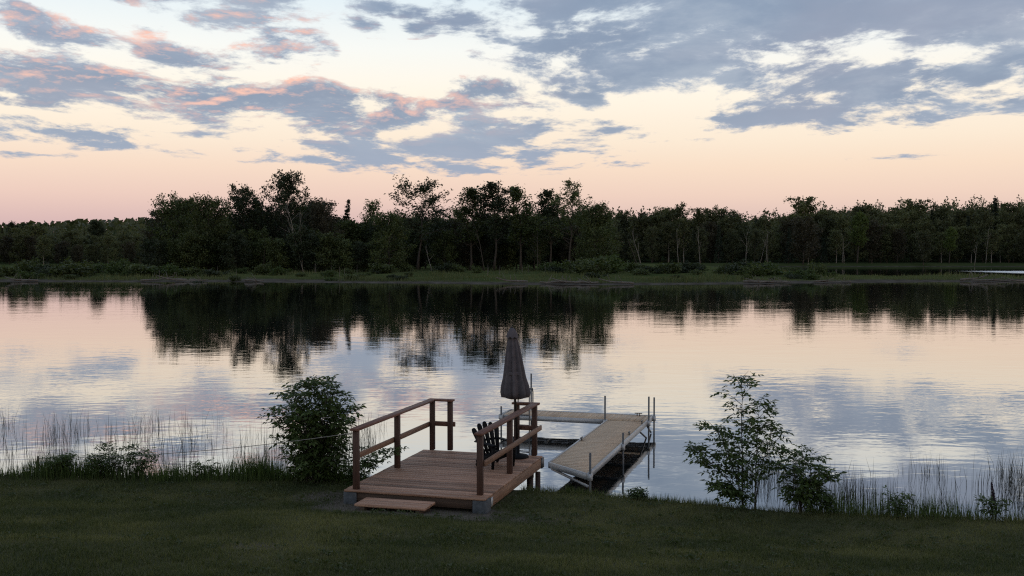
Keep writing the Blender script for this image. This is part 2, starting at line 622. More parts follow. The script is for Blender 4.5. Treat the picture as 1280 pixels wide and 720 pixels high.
# deck frame (local u along the front edge, v towards the river)
DK = np.array([-2.707, 16.75])
DA = radians(-15.9)
DW, DL, DZ = 2.38, 3.78, 0.58


def deck_xy(u, v):
    return DK[0] + u * cos(DA) - v * sin(DA), DK[1] + u * sin(DA) + v * cos(DA)


def dirt(X, Y):
    """trodden bare ground: before the deck, beside it and a worn patch on the lawn"""
    du = (X - DK[0]) * cos(DA) + (Y - DK[1]) * sin(DA)
    dv = -(X - DK[0]) * sin(DA) + (Y - DK[1]) * cos(DA)
    a = sstep(0.65, 0.0, np.hypot(np.maximum(np.abs(du - 1.2) - 1.15, 0) / 1.0, np.maximum(np.abs(dv + 0.25) - 0.35, 0) / 0.8))
    a2 = 0.62 * sstep(1.0, 0.2, np.hypot((du + .45) / 1.2, (dv - 0.4) / 1.0))
    a3 = 0.5 * sstep(1.0, 0.1, np.hypot((X + 3.05) / 0.9, (Y - 12.35) / 0.7))
    a4 = 0.5 * sstep(1.0, 0.1, np.hypot((X - .3) / 1.6, (Y - 15.6) / 1.1))
    return np.clip(np.maximum.reduce([a, a2, a3, a4]), 0, 1)


xs = np.concatenate([np.linspace(-200, -16, 24), np.linspace(-15.5, 15.5, 190), np.linspace(16, 200, 24)])
ys = np.concatenate([np.linspace(-120, 8, 26), np.linspace(8.3, 21, 110), np.linspace(21.5, 30, 10)])
o = grid_obj('lawn', xs, ys, near_z, M['lawn'], dirt)
tag(o, 'dark mown grass bank sloping down to the river', None, kind='structure')

# far bank
FS_X = np.array([-900, -300, -140, -82, -55, -27, -5, 14, 26, 45, 62, 76, 84, 95, 110, 900.])
FS_Y = np.array([175, 172, 169, 168, 166, 162, 155.5, 151, 151, 159, 163, 168, 172, 176, 179, 186.])


def far_edge(X):
    return np.interp(X, FS_X, FS_Y) + 9 * (fbm(X * 0.09 + 5, X * 0 + 1.5, 5) - 0.5)


def hill_h(X):
    return np.interp(X, [-900, -400, -180, -110, -60, 0, 40, 75, 105, 150, 190, 260, 330, 900],
                     [16, 5, 2.0, 3.5, 8, 11, 13, 10, 6.5, 10.5, 15, 17, 18, 18])


def far_z(X, Y):
    d = Y - far_edge(X)
    base = 0.95 * sstep(-2, 45, d) + 0.55 * (fbm(X * .05, Y * .05 + 30, 4) - 0.5) * sstep(0, 8, d) + 0.16 * sstep(-1.5, 2.5, d) - 0.05
    z = np.where(d < -2, -0.6, base)
    # side channel behind the marsh on the right
    ch = sstep(55, 80, X + 8 * fbm(X * .03, Y * .03 + 9, 3)) * sstep(195, 206, Y + 10 * fbm(X * .04 + 7, Y * .0, 3)) * sstep(386, 372, Y)
    z = z * (1 - ch) - 0.5 * ch
    z = z + hill_h(X) * sstep(410, 640, Y)
    z = z + 34 * sstep(900, 1500, Y) * np.exp(-((X + 420) / 330.0) ** 2) * sstep(2300, 1700, Y)
    return z


xs = np.concatenate([np.linspace(-1500, -160, 50), np.linspace(-155, 260, 250), np.linspace(270, 1500, 45)])
ys = np.concatenate([np.linspace(140, 240, 120), np.linspace(242, 460, 80), np.linspace(466, 720, 40), np.linspace(740, 2600, 40)])
o = grid_obj('far_bank', xs, ys, far_z, M['bank'])
tag(o, 'low marshy far bank rising to wooded hills', None, kind='structure')

# river: one sheet to the horizon
b = MB()
b.add([(-4000, 8, 0), (4000, 8, 0), (4000, 5000, 0), (-4000, 5000, 0)], [(0, 1, 2, 3)])
o = b.obj('river', M['water'])
tag(o, 'calm river mirroring the evening sky and far trees', None, kind='structure')

# ------------------------------------------------------------------ trees
def leaf_quads(b, P, size, r, tint, up=0.3, aspect=0.6):
    """rhombic leaves (or leaf sprays) at points P"""
    n = len(P)
    d = r.normal(size=(n, 3))
    d[:, 2] -= 0.25
    d /= np.linalg.norm(d, axis=1, keepdims=True)
    nm = r.normal(size=(n, 3))
    nm[:, 2] += up * 3
    x = np.cross(d, nm)
    x /= np.linalg.norm(x, axis=1, keepdims=True) + 1e-9
    L = size * r.uniform(0.6, 1.35, n)[:, None]
    w = L * aspect * 0.5
    k = np.cross(x, d) * L * 0.12
    v = np.stack([P - d * L / 2, P + x * w + k, P + d * L / 2, P - x * w + k], 1).reshape(-1, 3)
    i = np.arange(n)[:, None] * 4
    f = np.concatenate([np.concatenate([i, i + 1, i + 2], 1), np.concatenate([i, i + 2, i + 3], 1)])
    b.add(v, f, np.repeat(np.clip(tint, 0, 1), 4))


def make_tree(seed, H, tr, prof, t0, nlimb, el0, el1, nsub, nleaf, lsize, sig, lean=(0, 0), curve=0.25, clump=1.0,
              subl=0.38, trunk_mat='bark', leaf_mat='leaf_tree', gap=0.0, forks=0, name='tree'):
    r = np.random.default_rng(seed)
    tb, lb = MB(), MB()
    nt = 9
    t = np.linspace(0, 1, nt)
    wob = np.cumsum(r.normal(0, 0.012 * H, (nt, 2)), 0) * t[:, None] ** .5
    P = np.stack([lean[0] * H * t ** 1.3 + wob[:, 0], lean[1] * H * t ** 1.3 + wob[:, 1], H * t - 0.4 * (t == 0)], 1)
    tb.tube(P, tr * (1.0 - 0.93 * t ** .8) * (1 + .5 * (t < .01)), 6)
    pts, wts, lts = [], [], []
    az = r.uniform(0, 6.28)
    for i in range(nlimb):
        s = t0 + (0.99 - t0) * (i + r.uniform(0, .9)) / nlimb
        az += 2.4 + r.normal(0, .35)
        if r.random() < gap:
            continue
        q = np.array([np.interp(s, t, P[:, k]) for k in range(3)])
        rel = (s - t0) / (1 - t0)
        L = prof(rel) * r.uniform(.72, 1.18)
        e = radians(el0 + (el1 - el0) * rel + r.normal(0, 8))
        m = 5
        u = np.linspace(0, 1, m)
        dz = np.sin(e) * u + curve * u ** 2
        dr = np.cos(e) * u
        B = q + L * np.stack([np.cos(az) * dr, np.sin(az) * dr, dz], 1) + np.cumsum(r.normal(0, .03 * L, (m, 3)), 0) * u[:, None]
        rad = max(tr * (1 - .85 * s) * .55, .02)
        tb.tube(B, rad * (1 - .8 * u), 4, cap=False)
        lt = np.clip(r.normal(.5, .16) + .12 * (rel - .5), 0, 1)
        for j in range(nsub):
            w = r.uniform(.25, 1.0)
            a = np.array([np.interp(w, u, B[:, k]) for k in range(3)])
            dirv = (B[-1] - B[0]) / (np.linalg.norm(B[-1] - B[0]) + 1e-6) + r.normal(0, .65, 3) + np.array([0, 0, .15 + curve * .5])
            dirv /= np.linalg.norm(dirv)
            l2 = L * subl * r.uniform(.5, 1.2) * (1.15 - .4 * w)
            C = a + dirv * l2 * np.array([[0], [.5], [1.0]]) + np.array([[0, 0, 0], [0, 0, .02 * l2], [0, 0, -.05 * l2]])
            tb.tube(C, rad * .32 * np.array([1, .7, .3]), 3, cap=False)
            pts.append((a, C[-1]))
            wts.append(l2 + .3)
            lts.append(np.clip(lt + r.normal(0, .1), 0, 1))
    # leaves along the twigs
    wts = np.array(wts)
    cnt = r.multinomial(nleaf, wts / wts.sum())
    A = np.repeat(np.array([p[0] for p in pts]), cnt, 0)
    Bq = np.repeat(np.array([p[1] for p in pts]), cnt, 0)
    T = np.repeat(np.array(lts), cnt)
    w = r.uniform(.2, 1.1, len(A))[:, None]
    Q = A + (Bq - A) * w + r.normal(0, sig * clump, A.shape) * np.array([1, 1, .75])
    leaf_quads(lb, Q, lsize, r, T + r.normal(0, .15, len(T)))
    return tb.mesh(name + '_trunk', M[trunk_mat]), lb.mesh(name + '_crown', M[leaf_mat]), float(np.percentile(Q[:, 2], 98.5))


def plant_tree(tm, label, loc, sc=1.0, rz=0.0, group=None, name='tree', cat='tree', sx=1.0):
    o = thing(name, label, cat, loc, rz, group)
    o.scale = (sc * sx, sc * sx, sc)
    link('trunk', tm[0], o)
    if tm[1] is not None:
        link('crown', tm[1], o)
    return o


rnd = lambda k: (lambda s: k * max(0.0, (1 - (abs(s - .42) / .62) ** 4)) + .08 * k)
cone = lambda k: (lambda s: k * (1.02 - s) + .12)
egg = lambda k: (lambda s: k * max(0.1, (1 - (abs(s - .35) / .68) ** 2)))
TM = {
    'broad0': make_tree(1, 17, .30, rnd(5.4), .05, 46, 5, 34, 8, 11000, .50, .50),
    'broad1': make_tree(2, 16, .28, rnd(5.0), .04, 46, 8, 38, 8, 11000, .48, .48),
    'broad2': make_tree(3, 18, .30, rnd(5.0), .05, 46, 10, 38, 8, 11000, .50, .50, leaf_mat='leaf_dark'),
    'red0': make_tree(4, 16, .26, rnd(4.6), .05, 42, 10, 60, 8, 9000, .46, .46, leaf_mat='leaf_red'),
    'upswept': make_tree(5, 21, .34, lambda s: 8.6 * (1 - .97 * s) ** .6 + .3, .12, 64, 12, 46, 8, 13000, .46, .40, curve=.40, subl=.34, leaf_mat='leaf_dark'),
    'sparse0': make_tree(6, 19, .27, rnd(4.6), .36, 20, 15, 50, 10, 4600, .44, .40, gap=.10, subl=.5, curve=.30, leaf_mat='leaf_dark'),
    'sparse1': make_tree(8, 19, .22, egg(3.4), .30, 30, 30, 68, 9, 4800, .42, .36, gap=.08, subl=.5, curve=.35, leaf_mat='leaf_dark'),
    'sparse2': make_tree(9, 18, .22, egg(3.4), .28, 30, 30, 68, 9, 4600, .42, .38, gap=.08, subl=.5, curve=.35),
    'fan': make_tree(10, 19, .24, lambda s: 2.2 + 5.0 * (1 - abs(s - .25)), .34, 28, 36, 66, 9, 4200, .42, .30, lean=(.07, 0), curve=.25, subl=.30, gap=.05),
    'light': make_tree(11, 15, .18, rnd(3.2), .20, 30, 25, 65, 8, 3600, .40, .42),
    'droop': make_tree(12, 14, .26, rnd(4.8), .06, 44, 15, 50, 9, 10000, .44, .50, curve=-.25, leaf_mat='leaf_tree'),
    'bright': make_tree(13, 14, .20, egg(3.0), .30, 28, 30, 68, 8, 4500, .42, .40, leaf_mat='leaf_bright'),
    'spruce0': make_tree(14, 17, .20, cone(2.5), .06, 60, -8, 18, 6, 5200, .38, .20, curve=-.10, subl=.42, leaf_mat='needle'),
    'spruce1': make_tree(15, 16, .18, cone(1.9), .05, 60, -12, 14, 6, 4600, .36, .18, curve=-.08, subl=.42, leaf_mat='needle'),
    'under0': make_tree(16, 9, .14, rnd(3.4), .02, 34, 10, 60, 8, 6000, .44, .42, leaf_mat='leaf_dark'),
    'under1': make_tree(17, 8, .12, rnd(3.2), .02, 34, 15, 65, 8, 6000, .42, .42),
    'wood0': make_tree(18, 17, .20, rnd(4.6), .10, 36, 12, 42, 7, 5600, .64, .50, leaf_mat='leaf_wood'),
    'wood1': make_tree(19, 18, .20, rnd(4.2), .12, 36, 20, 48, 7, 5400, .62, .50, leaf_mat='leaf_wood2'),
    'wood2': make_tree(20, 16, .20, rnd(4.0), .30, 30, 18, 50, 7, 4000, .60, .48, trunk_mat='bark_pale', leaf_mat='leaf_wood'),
    'wood3': make_tree(21, 15, .20, rnd(4.3), .10, 34, 15, 44, 7, 5200, .62, .50, leaf_mat='leaf_red'),
}


def snag(seed, H, tr, nb, lean=(0, 0), mat_='bark_pale', el=55, bl=.35, t0=.3):
    """bare dead stem with a few forking limbs"""
    r = np.random.default_rng(seed)
    b = MB()
    t = np.linspace(0, 1, 8)
    wob = np.cumsum(r.normal(0, .012 * H, (8, 2)), 0) * t[:, None]
    P = np.stack([lean[0] * H * t + wob[:, 0], lean[1] * H * t + wob[:, 1], H * t - .4 * (t == 0)], 1)
    b.tube(P, tr * (1 - .85 * t), 6)
    for i in range(nb):
        s = t0 + (.92 - t0) * (i + r.random()) / nb
        q = np.array([np.interp(s, t, P[:, k]) for k in range(3)])
        az, e = r.uniform(0, 6.28), radians(el + r.normal(0, 10))
        if i % 2 == 0:
            az = r.choice([0, pi]) + r.normal(0, .5)
        L = H * bl * r.uniform(.5, 1.1) * (1.1 - .5 * s)
        u = np.linspace(0, 1, 4)
        B = q + L * np.stack([cos(az) * cos(e) * u, sin(az) * cos(e) * u, sin(e) * u + .15 * u ** 2], 1) + r.normal(0, .02 * L, (4, 3)) * u[:, None]
        b.tube(B, tr * .5 * (1 - s * .6) * (1 - .75 * u), 4, cap=False)
        for j in range(2):
            w = r.uniform(.4, .9)
            a = np.array([np.interp(w, u, B[:, k]) for k in range(3)])
            dv = r.normal(0, .5, 3) + (B[-1] - B[0]) / L
            b.tube(np.stack([a, a + dv * L * .3]), tr * .2 * np.array([1, .4]), 3, cap=False)
    return b.mesh('dead_stem', M[mat_])


def far_place(x, D):
    X = (x - 640) / FPX * D
    return X, D, float(far_z(np.array([X]), np.array([D]))[0]) - .05


def top_scale(x, ytop, D, tH):
    X, Y, z = far_place(x, D)
    zt = CAMZ + (HOR - ytop) / FPX * D
    return (X, Y, z), (zt - z) / tH


TH = {k: v[2] for k, v in TM.items()}      # height of each template's top
hero = [  # photo x, y of the top, distance, template, widen, label
    (224, 248, 214, 'broad0', 1.0, 'broad dark leafy tree standing at the open end of the shore grove'),
    (262, 250, 208, 'broad1', 1.0, 'rounded mid green tree second from the open end of the grove'),
    (306, 237, 216, 'broad2', .95, 'tall dark rounded tree beside the spiky-topped tree of the grove'),
    (357, 219, 218, 'upswept', 1.0, 'tallest tree of the grove with upswept spiky dark crown'),
    (404, 257, 212, 'red0', .9, 'brownish dark tree beside the leaning pale birch'),
    (433, 252, 226, 'spruce1', .9, 'narrow dark spruce spire between leafy trees of the grove'),
    (462, 253, 230, 'light', 1.1, 'thin see-through leafy crown behind the spruce spire'),
    (486, 268, 205, 'droop', 1.0, 'low mid green bushy tree below the open-crowned tall tree'),
    (522, 227, 219, 'sparse0', 1.45, 'tall tree with open clumpy crown standing alone above the grove'),
    (588, 238, 222, 'sparse2', 1.45, 'slim loose-crowned tree at the start of the row of slender trees'),
    (617, 231, 218, 'sparse1', 1.5, 'slender tree with the fullest narrow crown in the slender row'),
    (651, 236, 222, 'sparse2', 1.35, 'slender tree with narrow crown in the middle of the slender row'),
    (687, 240, 224, 'sparse1', 1.3, 'slender tree with wispy crown next to the fan-shaped tree'),
    (712, 228, 216, 'fan', 1.25, 'leaning tree with fan of bare-stemmed upright branches'),
    (744, 258, 206, 'droop', .95, 'dense drooping green tree at the marsh end of the slender row'),
]
for i, (x, yt, D, k, wd, lb) in enumerate(hero):
    loc, s = top_scale(x, yt, D, TH[k])
    plant_tree(TM[k], lb, loc, s, R.uniform(0, 6.28) if k != 'fan' else 0.0, 'trees of the shore grove', sx=wd, name='spruce_tree' if 'spruce' in k else 'tree')

# lower trees filling the grove
fill = []
for x in np.arange(196, 762, 13):
    yt = 281 + R.normal(0, 8) if x < 470 else 285 + R.normal(0, 8)
    fill.append((x + R.normal(0, 4), yt, R.uniform(222, 244), R.choice(['under0', 'under1', 'broad2', 'broad1', 'red0', 'light'])))
for x in np.arange(200, 420, 19):
    fill.append((x + R.normal(0, 4), 266 + R.normal(0, 8), R.uniform(226, 240), R.choice(['broad2', 'broad1', 'red0'])))
for x in np.arange(192, 480, 17):
    fill.append((x + R.normal(0, 4), 300 + R.normal(0, 8), R.uniform(203, 210), R.choice(['under0', 'under1'])))
for x in np.arange(430, 760, 24):
    fill.append((x + R.normal(0, 5), 275 + R.normal(0, 7), R.uniform(228, 246), R.choice(['broad2', 'broad0', 'spruce0', 'light'])))
for (x, yt, D, k) in fill:
    loc, s = top_scale(x, yt, D, TH[k])
    lab = {'spruce0': 'dark spruce standing deep inside the shore grove', 'light': 'thin-crowned low tree deep inside the shore grove',
           'red0': 'brownish lower tree deep inside the shore grove', 'under0': 'bushy dark young tree filling the shore grove',
           'under1': 'bushy green young tree filling the shore grove'}.get(k, 'dense dark lower tree deep inside the shore grove')
    plant_tree(TM[k], lab, loc, s, R.uniform(0, 6.28), 'lower trees in the shore grove: ' + lab, sx=1.15, name='spruce_tree' if 'spruce' in k else 'tree')

# pale leaning birch with forked bare stems
X, Y, z = far_place(380, 203)
t = thing('birch_tree', 'leaning pale birch with bare forked stems before the dark grove', 'tree', (X, Y, z))
link('trunk', snag(31, 13.2, .105, 7, (-.30, 0), t0=.35, el=62, bl=.42), t)
o = link('stem', snag(32, 11.5, .08, 5, (-.05, 0), t0=.4, el=66, bl=.35), t)
o.location = (-.3, .3, 0)

# bare dead stems: photo x, base distance, height, lean, label
dead = [
    (606, 206, 9.5, -.22, 'bare leaning grey trunk under the slender row'), (672, 205, 8, .02, 'straight thin dead stem under the slender row'),
    (803, 240, 9, -.28, 'pale forked dead tree leaning over the marsh beside the drooping green tree'),
    (800, 206, 6.5, -.42, 'leaning dark bare stem next to the drooping green tree'),
    (540, 215, 5, -.3, 'short pale leaning snag beside the open-crowned tall tree'), (330, 204, 7, .02, 'thin dark bare stem below the rounded grove trees'),
    (424, 206, 5, .03, 'short bare stem beside the leaning pale birch'), (750, 214, 5, .25, 'pale forked stub under the fan-shaped tree')]
for i, (x, D, h, ln, lb) in enumerate(dead):
    X, Y, z = far_place(x, D)
    t = thing('dead_tree', lb, 'dead tree', (X, Y, z), 0, 'dead trees on the far shore')
    link('trunk', snag(50 + i, h, .09, 4, (ln, 0), 'bark_pale' if 'pale' in lb else 'bark'), t)
stub = [snag(70 + i, 1.7, .05, 1, (.06 * (i - 1), 0), 'driftwood', bl=.2) for i in range(3)]
for i in range(16):
    x = R.choice([R.uniform(380, 455), R.uniform(190, 330), R.uniform(520, 720)])
    X, Y, z = far_place(x, R.uniform(176, 200))
    t = thing('dead_stub', 'short grey dead stub standing in the shore grass', 'dead stub', (X, Y, z), R.uniform(0, 6), 'grey dead stubs in the shore grass')
    t.scale = (1, 1, R.uniform(.6, 1.4))
    link('trunk', stub[i % 3], t)

# front row of the wood across the side channel, and of the wood on the other side
wl = {'wood0': 'green leafy tree at the front of the wood beyond the side channel',
      'wood1': 'tall dark leafy tree at the front of the wood beyond the side channel',
      'wood2': 'pale-trunked tree at the front of the wood beyond the side channel',
      'wood3': 'brownish leafy tree at the front of the wood beyond the side channel',
      'spruce0': 'dark spruce at the front of the wood beyond the side channel'}
nright = 0
for row, (D0, y0, sp) in enumerate(((394, 285, 21), (412, 276, 19), (436, 266, 20))):
    for x in np.arange(752 + 5 * row, 1420, sp):
        xx, D = x + R.normal(0, 4), D0 + R.normal(0, 5)
        k = R.choice(['wood0', 'wood1', 'wood2', 'wood3', 'spruce0'], p=[.34, .28, .22, .11, .05])
        loc, s = top_scale(xx, y0 + R.normal(0, 8), D, TH[k])
        plant_tree(TM[k], wl[k], loc, s, R.uniform(0, 6.28), 'front trees of the far wood: ' + k, sx=R.uniform(.85, 1.15), name='spruce_tree' if 'spruce' in k else 'tree')
for x, yt, lb in ((1071, 267, 'bright yellow green tree standing out against the dark far wood'), (1186, 285, 'small light green tree low against the far wood, near the side channel')):
    loc, s = top_scale(x, yt, 386, TH['bright'])
    plant_tree(TM['bright'], lb, loc, s, 1.0, sx=.95)
wsn = [snag(90 + i, 13, .13, 5, (l, 0), t0=.3, el=60) for i, l in enumerate((-.12, .1, .02, .25))]
for i, x in enumerate((848, 875, 932, 950, 957, 1010, 1055, 1155, 1218, 1232)):
    X, Y, z = far_place(x, 382 + R.normal(0, 3))
    t = thing('dead_tree', 'bare pale dead trunk before the wood beyond the side channel', 'dead tree', (X, Y, z), R.choice([0, pi]), 'pale dead trunks before the far wood')
    t.scale = (.8, .8, R.uniform(.65, 1.05))
    link('trunk', wsn[i % 4], t)
ll = {k: v.replace('beyond the side channel', 'behind the bushy marsh') for k, v in wl.items()}
for row, (D0, y0, sp) in enumerate(((352, 306, 15), (372, 301, 15), (396, 295, 16))):
    for x in np.arange(-110 + 5 * row, 215, sp):
        xx, D = x + R.normal(0, 4), D0 + R.normal(0, 5)
        k = R.choice(['wood0', 'wood1', 'wood2', 'wood3'], p=[.35, .25, .25, .15])
        dip = 7 * math.exp(-((xx - 75) / 25) ** 2)
        loc, s = top_scale(xx, y0 + R.normal(0, 4) + dip - 8 * (xx < 55), D, TH[k])
        plant_tree(TM[k], ll[k], loc, s, R.uniform(0, 6.28), 'front trees of the marsh wood: ' + k, sx=R.uniform(.95, 1.3))
for x, yt in ((16, 279), (28, 281), (46, 280), (118, 277), (126, 278)):
    loc, s = top_scale(x, yt, 410, TH['sparse1'])
    plant_tree(TM['sparse1'], 'thin-topped tree rising above the marsh wood', loc, s, R.uniform(0, 6), 'thin-topped trees above the marsh wood', sx=1.2)


# the wood on the hills: one mass
def small_tree(seed, con):
    r = np.random.default_rng(seed)
    n = 310
    if con:
        z = r.random(n) ** .8
        rad = 2.3 * (1.03 - z) * np.sqrt(r.uniform(.3, 1, n))
        a = r.uniform(0, 6.28, n)
        P = np.stack([rad * np.cos(a), rad * np.sin(a), 1.0 + 15.5 * z], 1)
        sz = .9
    else:
        cl = r.normal(0, 1, (9, 3)) * np.array([1.8, 1.8, 2.5]) + np.array([0, 0, 9.5])
        P = cl[r.integers(0, 9, n)] + r.normal(0, 1, (n, 3)) * np.array([1.05, 1.05, 1.25])
        P[:, 2] = np.abs(P[:, 2])
        sz = 1.15
    b = MB()
    leaf_quads(b, P, sz, r, .5 + r.normal(0, .16, n), up=.05, aspect=.75)
    return b.V[0], b.F[0], b.T[0]


ST = [small_tree(200 + i, i >= 3) for i in range(5)]
fb = MB()
for Yr in np.arange(432, 700, 12.5):
    half = Yr * .56
    for X0 in np.arange(-half, half, 7.6 + (Yr - 432) * .012):
        X, Y = X0 + R.normal(0, 2), Yr + R.normal(0, 4)
        z = float(far_z(np.array([X]), np.array([Y]))[0])
        V, F, T = ST[R.integers(0, 3) if R.random() < .84 else R.integers(3, 5)]
        s = R.uniform(.78, 1.08) * (1.0 if X > -60 else .85)
        a = R.uniform(0, 6.28)
        Q = V * s
        Q = np.stack([Q[:, 0] * cos(a) - Q[:, 1] * sin(a) + X, Q[:, 0] * sin(a) + Q[:, 1] * cos(a) + Y, Q[:, 2] + z], 1)
        fb.add(Q, F, np.clip(T + R.normal(0, .16), 0, 1))
for row in range(2):
    for X0 in np.arange(-260, 290, 3.6):
        X, Y = X0 + R.normal(0, 1), (428 if X0 > 10 else 408) + 9 * row + R.normal(0, 2)
        V, F, T = ST[R.integers(0, 3)]
        s = R.uniform(.40, .62)
        Q = V * s * np.array([1.1, 1.1, .75])
        fb.add(Q + np.array([X, Y, float(far_z(np.array([X]), np.array([Y]))[0]) - 1.2]), F, np.clip(T + R.normal(0, .1), 0, 1))
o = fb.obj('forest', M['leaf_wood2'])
tag(o, 'dark mixed forest massed on the far hills', 'forest', kind='stuff')
# the ridge far behind
rb = MB()
n = 5200
X = R.uniform(-900, 100, n)
Y = R.uniform(1150, 1650, n)
P = np.stack([X, Y, far_z(X, Y) + R.uniform(2, 13, n)], 1)
leaf_quads(rb, P, 9.0, R, .5 + R.normal(0, .2, n), up=.3, aspect=.8)
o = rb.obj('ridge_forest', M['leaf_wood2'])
tag(o, 'distant forest on the low ridge behind the marsh wood', 'forest', kind='stuff')


# marsh shrubs, grass and driftwood of the far shore
def bush_mesh(seed, n=1500, m='leaf_tree', w=1.6, h=2.0):
    r = np.random.default_rng(seed)
    b, s = MB(), MB()
    cl = r.normal(0, 1, (16, 3)) * np.array([w * .5, w * .5, h * .22]) + np.array([0, 0, h * .48])
    cl[:, 2] = np.abs(cl[:, 2])
    P = cl[r.integers(0, 16, n)] + r.normal(0, .30, (n, 3))
    P[:, 2] = np.abs(P[:, 2])
    leaf_quads(b, P, .30, r, .5 + r.normal(0, .18, n))
    for q in cl[:9]:
        s.tube(np.stack([[q[0] * .15, q[1] * .15, -.1], q * np.array([.6, .6, .6]), q]), np.array([.04, .03, .01]), 4)
    return s.mesh('stems', M['bark']), b.mesh('foliage', M[m])


BM = [bush_mesh(300 + i, m=('leaf_tree', 'leaf_dark', 'leaf_tree', 'grass_tall')[i]) for i in range(4)]
spots = [(84, 185, 1.5), (66, 192, 1.2), (104, 190, 1.3), (150, 192, 1.3), (176, 186, 1.3), (128, 200, 1.2), (30, 196, 1.1), (215, 186, 1.1), (240, 188, 1.0),
         (262, 186, 1.0), (740, 182, 1.6), (752, 186, 1.5), (730, 188, 1.4), (934, 184, 1.5), (948, 180, 1.2), (960, 186, 1.3), (840, 186, 1.1), (866, 190, 1.2), (1020, 184, 1.0),
         (1010, 178, .8), (790, 190, 1.1), (810, 186, .9), (905, 186, 1.0), (690, 196, 1.1), (480, 196, 1.1), (560, 198, 1.2), (320, 192, .9), (355, 190, .9), (8, 186, 1.2), (50, 182, .8)]
rs_ = np.random.default_rng(77)
for q in range(60):
    x = rs_.choice([rs_.uniform(-20, 200), rs_.uniform(190, 470), rs_.uniform(470, 730), rs_.uniform(730, 1050), rs_.uniform(730, 1050)])
    spots.append((x, rs_.uniform(164, 216), rs_.uniform(.28, .75)))
for i, (x, D, s) in enumerate(spots):
    X, Y, z = far_place(x + R.normal(0, 3), D)
    where = ('before the marsh wood' if x < 190 else 'at the foot of the shore grove' if x < 700 else 'on the marsh before the side channel')
    t = thing('shrub', 'rounded green willow shrub ' + where, 'shrub', (X, Y, z), R.uniform(0, 6.28), 'willow shrubs ' + where)
    t.scale = (s * R.uniform(1.0, 1.6), s * R.uniform(1.0, 1.6), s * R.uniform(.65, 1.0))
    link('stems', BM[i % 4][0], t)
    link('foliage', BM[i % 4][1], t)


def blades(b, X, Y, Z, h, w, r, lean=.3, tint=None, seg=1, axis=None):
    n = len(X)
    a = r.uniform(0, 6.28, n) if axis is None else axis
    la = r.uniform(0, 6.28, n)
    l = np.abs(r.normal(0, lean, n)) * h
    px_, py_ = np.cos(a) * w / 2, np.sin(a) * w / 2
    dx, dy = np.cos(la) * l, np.sin(la) * l
    T = np.clip(.5 + r.normal(0, .2, n) if tint is None else tint, 0, 1)
    i = np.arange(n)[:, None]
    if seg == 1:
        v = np.stack([np.stack([X - px_, Y - py_, Z], 1), np.stack([X + px_, Y + py_, Z], 1), np.stack([X + dx, Y + dy, Z + h], 1)], 1)
        b.add(v.reshape(-1, 3), np.concatenate([i * 3, i * 3 + 1, i * 3 + 2], 1), np.repeat(T, 3))
    else:
        m = .55
        v = np.stack([np.stack([X - px_, Y - py_, Z], 1), np.stack([X + px_, Y + py_, Z], 1),
                      np.stack([X + dx * .3 + px_ * .8, Y + dy * .3 + py_ * .8, Z + h * m], 1),
                      np.stack([X + dx * .3 - px_ * .8, Y + dy * .3 - py_ * .8, Z + h * m], 1),
                      np.stack([X + dx, Y + dy, Z + h], 1)], 1)
        f4 = np.concatenate([i * 5, i * 5 + 1, i * 5 + 2, i * 5 + 3], 1)
        f3 = np.concatenate([i * 5 + 3, i * 5 + 2, i * 5 + 4], 1)
        s0 = b.n
        b.add(v.reshape(-1, 3), f4, np.repeat(T, 5))
        b.F.append(f3 + s0)


mb_ = MB()
n = 60000
X = R.uniform(-125, 140, n)
Y = far_edge(X) + R.gamma(1.1, 22, n) + .8
Z = far_z(X, Y)
k = (Z > .13) & (Y < 260) & (fbm(X * .12, Y * .12, 3) + R.normal(0, .12, n) > .40)
X, Y, Z = X[k], Y[k], Z[k] - .05
blades(mb_, X, Y, Z, R.uniform(.25, .8, len(X)) * (.2 + 2.6 * np.clip(fbm(X * .16 + 3, Y * .10, 4) - .28, 0, 1)), .12, R, .35, tint=.2 + .7 * fbm(X * .03, Y * .07, 3) + R.normal(0, .12, len(X)))
tag(mb_.obj('marsh_grass', M['grass_far']), 'dull green marsh grass along the far shore', 'grass', kind='stuff')

dw = []
for i in range(4):
    r = np.random.default_rng(400 + i)
    b = MB()
    L = (5, 3.5, 2.4, 4.2)[i]
    u = np.linspace(0, 1, 7)
    P = np.stack([L * (u - .5), .25 * np.sin(u * 3 + i), .12 + .5 * u ** 2 * (i % 2) + .05 * np.sin(u * 7)], 1)
    b.tube(P, .15 * (1 - .6 * u), 6)
    for j in range(3):
        q = P[r.integers(2, 6)]
        b.tube(np.stack([q, q + np.array([r.normal(0, .5), r.normal(0, .4), r.uniform(.3, .9)])]), np.array([.05, .015]), 4)
    dw.append(b.mesh('driftwood_log', M['driftwood']))
logs = [(962, 355, 0), (972, 354, 1), (950, 354, 3), (944, 353.5, 2), (1042, 353, 0), (1055, 352.5, 2), (1030, 353, 1), (770, 355, 3), (690, 355, 2), (718, 355, 0), (708, 354.5, 1), (735, 355.2, 2),
        (640, 354.5, 3), (235, 352, 0), (248, 352, 2), (215, 352, 1), (196, 352, 3), (22, 352, 1), (30, 351.5, 0), (318, 352, 2), (1218, 350, 1), (1235, 350, 3), (1252, 350, 0), (1270, 349.5, 1), (1283, 349.5, 2)]
